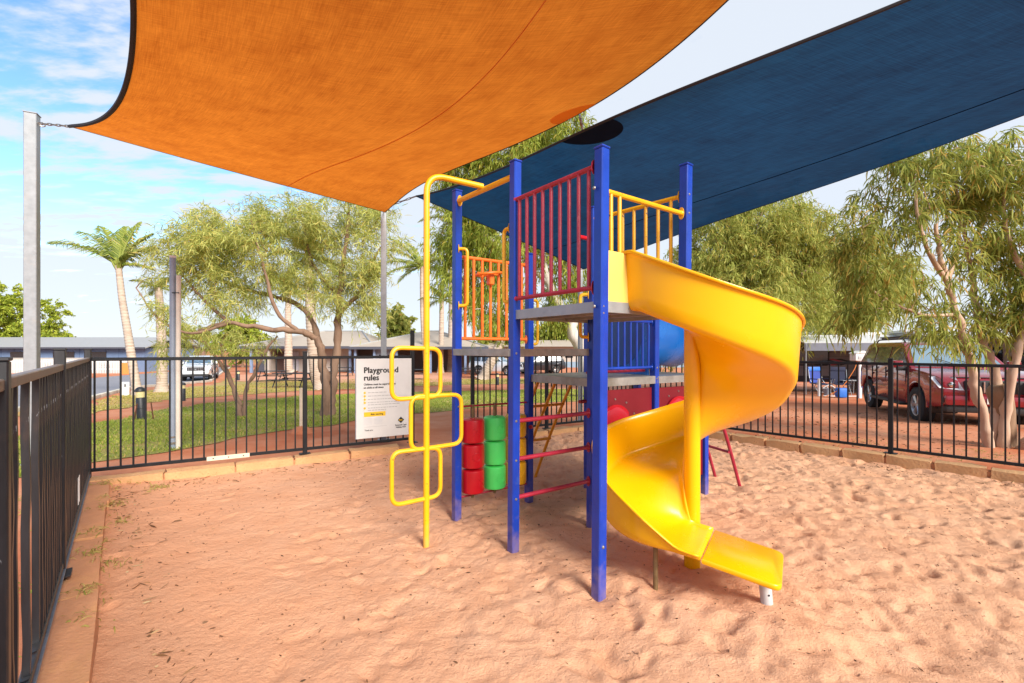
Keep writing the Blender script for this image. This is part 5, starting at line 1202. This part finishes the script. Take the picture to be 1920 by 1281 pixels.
def suv(label, loc, yaw, paint, sc=1.0, name='parked_car', detail=True, plate=True, group=None, roofbars=True):
    """x forward, 4.7 m long, 1.85 wide, 1.86 high"""
    root = thing(name, label, 'car', loc, yaw, group); root.scale = (sc,)*3; r = .39; xf, xr = 1.42, -1.38
    def zw(z): return .925 - .05*max(0,(z-.62))/.5*0.6 - .06*max(0, (.62-z))/.4
    prof = []
    def arch(cx, up=True): return [(cx + .47*math.cos(a), r+.03+.47*math.sin(a)) for a in np.linspace(math.pi, 0, 11)]
    low = [(-2.30,.48),(-1.89,.40)] + [p for p in arch(xr)] + [(-.85,.36),(.93,.36)] + [p for p in arch(xf)] + [(1.96,.42),(2.26,.46)]
    top = [(2.36,.58),(2.37,.80),(2.32,.98),(2.22,1.06),(1.75,1.14),(1.15,1.19),(.98,1.20),(-2.2,1.20),(-2.36,1.08),(-2.40,.80),(-2.38,.58)]
    prof = low + top; mb = MB(); n = len(prof)
    def wx(x): return 1 - .10*max(0, (abs(x)-1.55)/.8)**2
    ring = []
    for s in (-1, 1):
        for x, z in prof: mb.v.append((x, s*zw(z)*wx(x), z))
    for k in range(n): a, b_ = k, (k+1) % n; mb.f.append((a, b_, n+b_, n+a))
    # sides: strips between sill outline and shoulder, built as an inset bulging panel
    mb.f.append(tuple(range(n))); mb.f.append(tuple(range(n, 2*n))[::-1])
    bm = bmesh.new(); bvs = [bm.verts.new(p) for p in mb.v]; [bm.faces.new([bvs[i] for i in f]) for f in mb.f]
    bmesh.ops.recalc_face_normals(bm, faces=bm.faces[:])
    big = [f for f in bm.faces if len(f.verts) > 8]; es = [e_ for f in big for e_ in f.edges]
    bmesh.ops.bevel(bm, geom=es, offset=.045, segments=2, profile=.6, affect='EDGES'); bmesh.ops.triangulate(bm, faces=[f for f in bm.faces if len(f.verts) > 6])
    bm.verts.index_update(); m2 = MB().add([v_.co.copy() for v_ in bm.verts], [[v_.index for v_ in f.verts] for f in bm.faces]); bm.free()
    body = obj('body', m2, paint, root, smooth=40)
    # cabin
    gh = [(1.05,1.20),(.30,1.76),(.10,1.80),(-1.75,1.80),(-1.98,1.74),(-2.28,1.20)]
    gw = lambda z: .865 - .15*(z-1.2)/.6
    mb = MB(); n = len(gh)
    for s in (-1, 1):
        for x, z in gh: mb.v.append((x, s*gw(z), z-.012))
    for k in range(n): a, b_ = k, (k+1) % n; mb.f.append((a, b_, n+b_, n+a))
    mb.f.append(tuple(range(n))); mb.f.append(tuple(range(n,2*n))[::-1])
    bm = bmesh.new(); bvs = [bm.verts.new(p) for p in mb.v]; [bm.faces.new([bvs[i] for i in f]) for f in mb.f]; bmesh.ops.recalc_face_normals(bm, faces=bm.faces[:]); bmesh.ops.bevel(bm, geom=bm.edges[:], offset=.05, segments=2, profile=.6, affect='EDGES'); bm.verts.index_update()
    m2 = MB().add([v_.co.copy() for v_ in bm.verts], [[v_.index for v_ in f.verts] for f in bm.faces]); bm.free(); obj('cabin', m2, paint, root, smooth=40)
    def plate_(pts, d, name_, m, par=root): return obj(name_, MB().prism(pts, d), m, par, smooth=30)
    # windscreen, rear and side glass (proud by a few mm)
    nrm = V(.56,0,.75).normalized()
    wsp = lambda t, s, k: V(1.05+(.30-1.05)*t, s*(gw(1.2+.56*t)-k), 1.2+.56*t-.012) + nrm*.004
    plate_([wsp(.06,-1,.09), wsp(.06,1,.09), wsp(.93,1,.10), wsp(.93,-1,.10)], nrm*.006, 'windscreen', mat('sky_tinted_windscreen', (.30,.42,.50), .06, .7, var=.1, scale=1.5))  # pale blue base colour paints the sky's reflection into the glass
    for s in (-1, 1):
        sn = V(0, s, .25).normalized()
        q = lambda x, z: V(x, s*(gw(z)+.003), z-.012)
        for pts in ([(.86,1.26),(.32,1.66),(-.18,1.69),(-.18,1.26)], [(-.26,1.26),(-.26,1.69),(-1.10,1.69),(-1.10,1.26)], [(-1.18,1.26),(-1.18,1.69),(-1.80,1.66),(-2.02,1.30)]):
            plate_([q(*p) for p in pts], sn*.005, 'window', M_CARGL)
        if detail:
            mir = obj('mirror', MB().box((.78, s*1.03, 1.27), (.14,.22,.17), None, .04), paint, root); obj('mirror_base', MB().box((.83, s*.95, 1.17), (.12,.20,.10), None, .03), M_UNDER, mir)
            for xd in (-.05,-.95): obj('door_handle', MB().box((xd, s*.905, 1.02), (.20,.03,.035), None, .01), M_CHROME if xd < -.5 else M_CHROME, root)
            for xd in (.93,-.22,-1.12): obj('door_gap', MB().box((xd, s*.9035, .82), (.010,.03,.70), None, 0), M_UNDER, root)
            obj('side_moulding', MB().box((-.05, s*.925, .66), (1.9,.025,.06), None, .008), paint, root)
            obj('side_step', MB().box((.02, s*.93, .36), (1.85,.20,.06), None, .02), M_UNDER, root)
            if roofbars: obj('roof_rail', MB().tube(fillet([V(.10,s*.62,1.79),V(0,s*.62,1.87),V(-1.55,s*.62,1.87),V(-1.7,s*.62,1.79)], .08, 4), .018, 8), M_UNDER, root)
        # lamps
        lp = [V(2.375,s*.50,.79),V(2.31,s*.86,.83),V(2.02,s*.915,1.05),V(2.245,s*.58,1.045)]
        hl = plate_(lp if s < 0 else lp[::-1], V(.035,s*.012,.010), 'headlight', M_LAMP)
        obj('lamp_bulb', MB().lathe([(.055,0),(.055,.03),(.03,.045)], (2.335,s*.68,.905), 12, (1,0,.1)), M_CHROME, hl)
        fg = obj('fog_lamp_bay', MB().box((2.355, s*.70, .60), (.06,.26,.11), None, .02), M_UNDER, root); obj('fog_lamp', MB().lathe([(.05,0),(.045,.02)], (2.385, s*.69, .60), 12, (1,0,0)), M_LAMP, fg)
        wheel(root, xf, s*.80, r, .25); wheel(root, xr, s*.80, r, .25)
        for cx in (xf, xr):
            obj('wheel_arch', MB().tube([V(cx+.48*math.cos(a), s*.885, r+.03+.48*math.sin(a)) for a in np.linspace(math.pi*1.02, -.06, 14)], .028, 6), paint if detail else M_UNDER, root)
            obj('arch_liner', MB().box((cx, s*.60, .52), (.86,.5,.5), None, .05), M_UNDER, root)
    gr = obj('grille', MB().box((2.352,0,.87), (.06,.98,.26), None, .03), M_UNDER, root)
    for k in range(9): obj('grille_bar', MB().box((2.39,-.40+.1*k,.87), (.03,.028,.22), None, .006), M_CHROME if detail else M_UNDER, gr)
    obj('grille_badge', MB().tube([V(2.41,.07*math.cos(t),.87+.05*math.sin(t)) for t in np.linspace(0,6.283,15)[:-1]], .010, 6, closed=True), M_CHROME, gr)
    obj('bumper', MB().box((2.33,0,.60), (.22,1.62,.20), None, .05), paint, root); obj('lower_bumper', MB().box((2.27,0,.43), (.22,1.55,.15), None, .05), M_UNDER, root)
    obj('underside', MB().box((0,0,.42), (3.9,1.45,.12), None, .02), M_UNDER, root)
    if plate and detail: obj('number_plate', MB().box((2.45,0,.60), (.012,.38,.11), None, .004), M_WHITE, root)
    obj('bonnet_edge', MB().box((2.25,0,1.055), (.03,1.3,.012), None, .004), M_UNDER, root)
    for s in (-1,1): obj('wiper', MB().tube([V(1.07,s*.15+.25,1.21), V(.82,s*.15-.15,1.40)], .008, 5), M_UNDER, root)
    return root
p = V(9.86, 10.6, 0); rd_car = suv('shiny dark red four wheel drive parked behind the right fence', (p.x, p.y, gz(p.y)-.02), math.atan2(-.93,-.36), carpaint('dark_red_car_paint', (.24,.005,.016)), .96)
# bull bar hoops and roof basket of the red car
for s in (-1, 1): obj('bar_upright', MB().box((2.44, s*.44, .80), (.10,.06,.40), None, .02), carpaint('dark_red_car_paint', (.24,.005,.016)), rd_car)
obj('roof_basket', MB().tube(fillet([V(.0,-.6,1.93),V(.0,.6,1.93),V(-1.6,.6,1.93),V(-1.6,-.6,1.93)], .1, 4, True), .018, 6, closed=True), M_UNDER, rd_car)
for k in range(6): obj('basket_slat', MB().box((-.15-.26*k,0,1.90), (.03,1.18,.02), None, 0), M_UNDER, rd_car)
p = gp(377,712); suv('white four wheel drive facing us on the grey road', (p.x, p.y, p.z+.02), math.atan2(-.90,.44), carpaint('white_car_paint', (.70,.71,.73)), .98)
Yc = 40
suv('pale blue and white car parked far behind the green drums', (XY(930,Yc), Yc, ZG), math.atan2(-.35,1), carpaint('pale_car_paint', (.55,.60,.66)), .95, detail=False)
suv('dark car parked far behind the middle blue post', (XY(1012,Yc+2), Yc+2, ZG), math.atan2(-.25,-1), carpaint('black_car_paint', (.02,.022,.03)), .95, detail=False)
suv('dark blue car parked beyond the red four wheel drive on the right', (17.2, 14.2, gz(14.2)), math.atan2(-.80,-.60), carpaint('navy_car_paint', (.02,.03,.08)), .95, detail=False)

# caravan with rolled out awning behind the red car
Yk = 19.4; cz = gz(Yk); ca = Vector((XY(1500,Yk), Yk)); cyaw = R(-9)
cv = thing('caravan', 'caravan darkened for shade, with red and black chevrons under a white awning', 'caravan', (XY(1640,Yk), Yk+1.1, cz), cyaw)
M_CVW = mat('awning_shade_wall', (.20,.19,.195), .5, var=.06); M_CVD = mat('dark_checker_panel', (.035,.035,.045), .4, .3)  # wall and lower panel darkened to paint the shade under the awning
Lc = 7.4
obj('body', MB().box((0,.2,1.50), (Lc,2.2,1.75), None, .12), M_CVW, cv); obj('lower_panel', MB().box((0,.2,.66), (Lc-.05,2.16,.52), None, .04), M_CVD, cv)
for k in range(7): obj('cladding_rib', MB().box((0,-.905,1.02+.17*k), (Lc-.3,.012,.022), None, 0), mat('rib_grey', (.14,.135,.14), .5), cv)
obj('roof', MB().box((0,.2,2.40), (Lc+.02,2.24,.12), None, .05), M_WHITE, cv); obj('roof_vent', MB().box((.6,.2,2.52), (.8,.6,.14), None, .03), M_WHITE, cv); obj('air_unit', MB().box((2.0,.2,2.55), (1.0,.7,.2), None, .05), M_WHITE, cv)
for a, b_, z0, z1 in ((-2.75,-1.55,1.15,1.95),(-.35,.55,1.55,1.98),(1.7,2.7,1.2,1.95)):
    w_ = obj('window', MB().box(((a+b_)/2,-.925,(z0+z1)/2), (b_-a,.04,z1-z0), None, .01), M_GLASS, cv); obj('frame', MB().tube(fillet([V(a,-.945,z0),V(b_,-.945,z0),V(b_,-.945,z1),V(a,-.945,z1)], .1, 4, True), .03, 6, closed=True), M_UNDER, w_)
M_GRR = mat('caravan_red_stripe', (.32,.02,.03), .4)
for k, (x, m) in enumerate(((-1.35,M_BLACK),(-1.05,M_GRR),(-.75,M_BLACK),(.75,M_GRR),(1.05,M_BLACK),(1.35,M_GRR))):
    for s in (-1, 1): obj('chevron', MB().prism([V(x-.55,-.914,1.28+s*.13),V(x,-.914,1.28),V(x+.16,-.914,1.28),V(x-.30,-.914,1.28+s*.15)], V(0,-.006,0)), m, cv, smooth=0)
obj('door', MB().box((1.15,-.92,1.25), (.62,.03,1.6), None, .02), M_CVD, cv)
obj('wheel', MB().lathe([(.15,-.1),(.33,-.1),(.36,-.06),(.36,.06),(.33,.1),(.15,.1)], (.3,-.8,.36), 20, (0,1,0)), M_TYRE, cv); obj('wheel', MB().lathe([(.15,-.1),(.33,-.1),(.36,-.06),(.36,.06),(.33,.1),(.15,.1)], (1.15,-.8,.36), 20, (0,1,0)), M_TYRE, cv)
aw = [V(-3.5,-.92,2.42),V(2.9,-.92,2.42),V(2.9,-3.2,2.08),V(-3.5,-3.2,2.08)]
awn = obj('awning', MB().prism(aw, V(0,0,.02)), mat('awning_cloth', (.50,.51,.53), .8, var=.05), cv, smooth=0)
obj('valance', MB().box((-.3,-3.19,1.93), (6.4,.02,.30), None, 0), mat('grey_valance', (.16,.17,.21), .8), awn)
for x in (-3.45, 2.85): obj('awning_arm', MB().tube([V(x,-3.2,2.06), V(x,-.95,1.0)], .022, 6), M_GALV, awn); obj('awning_leg', MB().tube([V(x,-3.2,2.06), V(x,-3.2,0)], .02, 6), M_GALV, awn)
# second caravan roof further right
c2 = thing('caravan', 'second white caravan whose roof shows behind the red car', 'caravan', (19.0, 17.6, gz(17.6)), R(-25))
obj('body', MB().box((0,.2,1.45), (6.5,2.2,2.0), None, .12), M_WALLW, c2); obj('roof', MB().box((0,.2,2.5), (6.5,2.24,.12), None, .05), M_WHITE, c2); obj('window', MB().box((-1.0,-.91,1.55), (1.2,.03,.6), None, .05), M_GLASS, c2); obj('window', MB().box((1.4,-.91,1.55), (1.2,.03,.6), None, .05), M_GLASS, c2)
obj('awning', MB().prism([V(-3.0,-.92,2.42),V(3.0,-.92,2.42),V(3.0,-3.0,2.15),V(-3.0,-3.0,2.15)], V(0,0,.02)), MATS['awning_cloth'], c2, smooth=0)

# ---------------------------------------------------------------- small things
def gpx(px, py): return gp(px, py)
b = gp(1612,747)
pp = thing('power_post', 'white post carrying a power box with orange leads by the caravan', 'power post', b)
hh = ZY(676, b.y)-b.z
obj('post', MB().box((0,0,hh/2), (.10,.10,hh), None, .008), M_WHITE, pp); bx = obj('power_box', MB().box((0,0,hh+.12), (.50,.30,.26), None, .03), M_WHITE, pp); obj('lid', MB().prism([V(-.27,-.17,hh+.25),V(.27,-.17,hh+.25),V(.03,-.17,hh+.34),V(-.03,-.17,hh+.34)], V(0,.34,0)), M_WHITE, bx, smooth=0)
for s in (-.11, .11): obj('socket', MB().box((s,-.155,hh+.10), (.13,.02,.11), None, .01), M_INKG, bx)
M_LEAD = mat('orange_lead', (.75,.24,.05), .5)
for k, (e, mid) in enumerate(((V(-1.0,.3,.02), V(-.55,.15,.35)), (V(.5,-.4,.02), V(.22,-.2,.5)))):
    tag(obj('power_lead', MB().tube(crom([b+V((-1 if k == 0 else 1)*.10,0,hh), b+V((-1 if k == 0 else 1)*.2,0,hh*.75), b+mid, b+e], 6), .013, 6), M_LEAD, loc=b, world=True), ('orange lead looping left from the power box to the caravan','orange lead hanging right from the power box towards the red car')[k], 'cable', 'power leads')
b = gp(1536,743)
tag(obj('marker_post', MB().box((0,0,.32), (.085,.085,.68), None, .01), M_WHITE, loc=b), 'short white post on the red dirt left of the power post', 'post')
hs = [b+V(.10,-.05,.30), b+V(.35,-.05,.42), b+V(.62,-.02,.25), b+V(.55,-.05,.02), b+V(.25,-.1,.02), b+V(.1,-.12,.03), b+V(.6,-.2,.015), b+V(1.4,-.12,.015)]
tag(obj('garden_hose', MB().tube(crom(hs, 8), .016, 6), M_WHITE, loc=b, world=True), 'pale hose coiled beside the short white post', 'hose')
tag(obj('bucket', MB().lathe([(.10,0),(.13,.26),(.135,.27),(.12,.265),(.09,.02)], (0,0,0), 16), mat('grey_bucket', (.22,.25,.30), .5), loc=b+V(.40,.15,0)), 'small grey bucket between the white post and the chairs', 'bucket')
q = gp(1600,748); tag(obj('water_bag', MB().box((0,0,.17), (.34,.28,.34), None, .07), mat('bright_blue_plastic', (.02,.14,.55), .5), loc=q+V(-.08,.45,0)), 'bright blue plastic crate at the foot of the power post', 'crate')
M_CH = mat('blue_chair_fabric', (.02,.05,.30), .7, var=.15); M_CHF = mat('navy_chair_fabric', (.012,.016,.05), .75)
def camp_chair(px, py, yaw, lab, m):
    o = thing('camp_chair', lab, 'camp chair', gp(px,py)+V(0,.1,0), yaw, 'camp chairs under the awning')
    obj('seat', MB().box((0,0,.43), (.54,.50,.03), Matrix.Rotation(.08,3,'X'), .01), M_CHF, o); obj('backrest', MB().box((0,.28,.74), (.54,.03,.62), Matrix.Rotation(-.16,3,'X'), .012), m, o); obj('headband', MB().box((0,.305,1.0), (.55,.05,.16), Matrix.Rotation(-.16,3,'X'), .02), MATS['bright_blue_plastic'] if m is M_CH else m, o)
    for s in (-1, 1):
        obj('armrest', MB().box((s*.30,.0,.62), (.06,.48,.03), None, .012), M_CHF, o)
        obj('leg', MB().tube([V(s*.29,.28,.98), V(s*.29,.22,.6), V(s*.27,-.26,.0)], .013, 6), M_GALV, o); obj('leg', MB().tube([V(s*.30,-.24,.62), V(s*.27,.27,.0)], .013, 6), M_GALV, o)
    obj('cross_brace', MB().tube([V(-.28,-.2,.12), V(.28,-.2,.12)], .011, 6), M_GALV, o); return o
camp_chair(1542,741,R(12),'bright blue camp chair left of the power post under the awning',M_CH); camp_chair(1580,741,R(-15),'navy camp chair just left of the power post under the awning',M_CHF)
o = thing('camp_table', 'low folding table behind the white power post', 'table', gp(1604,741)+V(0,.35,0))
obj('table_top', MB().box((0,0,.55), (.8,.5,.03), None, .008), M_GALV, o)
for sx in (-1,1):
    for sy in (-1,1): obj('leg', MB().tube([V(sx*.36,sy*.2,.54), V(sx*.33,sy*.2,0)], .014, 6), M_GALV, o)
# bollard lights
def bollard(px, py, sc, lab, lean=0.0, stakes=False, glow=True):
    o = thing('bollard_light', lab, 'bollard light', gp(px,py), 0, 'bollard lights on the lawn'); o.rotation_euler = (0, lean, 0); o.scale = (sc,)*3
    obj('shaft', MB().lathe([(.085,-.05),(.085,.46),(.078,.47)], seg=20), M_DARK, o); obj('lens', MB().lathe([(.072,.468),(.080,.475),(.082,.60),(.075,.605)], seg=20), mat('cream_lens', (.66,.58,.30), .3), o)
    obj('cap', MB().lathe([(.095,.60),(.093,.63),(.075,.67),(.035,.695),(.005,.70)], seg=20), M_DARK, o); obj('band', MB().lathe([(.088,.24),(.088,.252)], seg=20), M_UNDER, o)
    return o
bollard(266,787,1.0,'leaning black bollard light between two rusty stakes on the near lawn', -.06)
bollard(343,752,.86,'black bollard light on the lawn right of the two thin poles'); bollard(447,714,1.05,'small black bollard light before the left end of the hall'); bollard(933,722,1.0,'dark wheelie bin in bollard shape on the far lawn behind the green drums')  # the far one is the wheelie bin, built with the bollard shape
for k, (px, pt, pb_) in enumerate(((252,790,757),(288,787,754))):
    a = gp(px if k == 0 else 288, 789); t = at(257 if k == 0 else 283, pb_, a.y); tag(obj('stake', MB().box((a+t)/2, ((t-a).length,.03,.012), frame(t-a), .003), mat('rusty_steel', (.17,.07,.04), .8, .3, var=.3, scale=20), loc=a, world=True), 'rusty stake leaning %s the near black bollard light' % ('left of','right of')[k], 'stake', 'stakes beside the bollard')
# number post "8"
b = gp(258,741)+V(0,-.55,0); o = thing('number_sign', 'small white site marker with number 8 at the palm foot', 'sign', b)
obj('board', MB().box((0,0,.27), (.27,.03,.56), None, .006), M_WHITE, o)
text('number', '8', 0, .36, .17, M_BLACK, .004, parent=o, org=V(0,0,0), ux=V(1,0,0), n=V(0,-1,0), align='CENTER', off=.0165)
# thin poles
b = gp(324,842); hh = ZY(484,b.y)-b.z
o = thing('light_pole', 'slim blue grey pole with clamps standing on the near lawn', 'pole', b, 0)
obj('shaft', MB().lathe([(.038,-.1),(.038,hh),(.03,hh+.01)], seg=16), mat('slate_blue_pole', (.27,.33,.42), .45, .2), o); obj('foot_clamp', MB().lathe([(.048,.07),(.048,.10)], seg=14), M_BOLT, o); obj('foot_clamp', MB().lathe([(.048,.16),(.048,.18)], seg=14), M_BOLT, o); obj('cap', MB().lathe([(.042,hh),(.042,hh+.03)], seg=14), M_WHITE, o)
b = gp(334,842); h2 = ZY(517,b.y)-b.z
o = thing('plastic_pipe', 'white plastic pipe standing tied beside the slim blue pole', 'pipe', b)
obj('shaft', MB().tube([V(.0,0,-.1), V(0,0,h2*.5), V(.006,0,h2)], .030, 14), mat('cream_pipe', (.68,.63,.55), .5), o); obj('tie', MB().tube([V(-.09,-.03,h2*.9), V(.035,-.035,h2*.9)], .006, 5), M_UNDER, o)
# white tree stake base post
b = gp(565,812); o = thing('garden_tap_post', 'cream timber post on a red dirt mound behind the fence', 'post', b)
obj('shaft', MB().box((0,0,.32), (.05,.05,.9), None, .006), mat('cream_plate', (.66,.58,.45), .6), o); obj('mound', MB().lathe([(.22,-.05),(.17,.05),(.10,.10),(.03,.12)], seg=14), M_DIRT, o)
# picnic settings
def picnic(px, py, yaw, lab):
    o = thing('picnic_table', lab, 'picnic table', gp(px,py), yaw, 'picnic tables before the hall')
    for k in range(4): obj('table_plank', MB().box((0,-.27+.18*k,.74), (1.9,.165,.04), None, .006), M_UNDER, o)
    for s in (-1, 1):
        for k in range(2): obj('seat_plank', MB().box((0,s*(.62+.14*k),.44), (1.9,.13,.04), None, .006), M_UNDER, o)
        obj('leg', MB().tube([V(s*.7,-.72,.02), V(s*.7,-.25,.72)], .03, 6), M_UNDER, o); obj('leg', MB().tube([V(s*.7,.72,.02), V(s*.7,.25,.72)], .03, 6), M_UNDER, o); obj('cross_bar', MB().box((s*.7,0,.41), (.05,1.5,.05), None, 0), M_UNDER, o)
    return o
picnic(512,716,R(4),'black picnic table on the left before the hall door'); picnic(550,727,R(-3),'black picnic table nearest the back fence post'); picnic(778,712,R(5),'dark picnic table under the hall veranda beside the gate post'); picnic(640,706,R(0),'dark picnic table behind the casuarina trunk'); picnic(985,716,R(5),'thin framed picnic table seen behind the second blue post'); picnic(882,708,R(5),'dark picnic table seen under the middle deck edge')
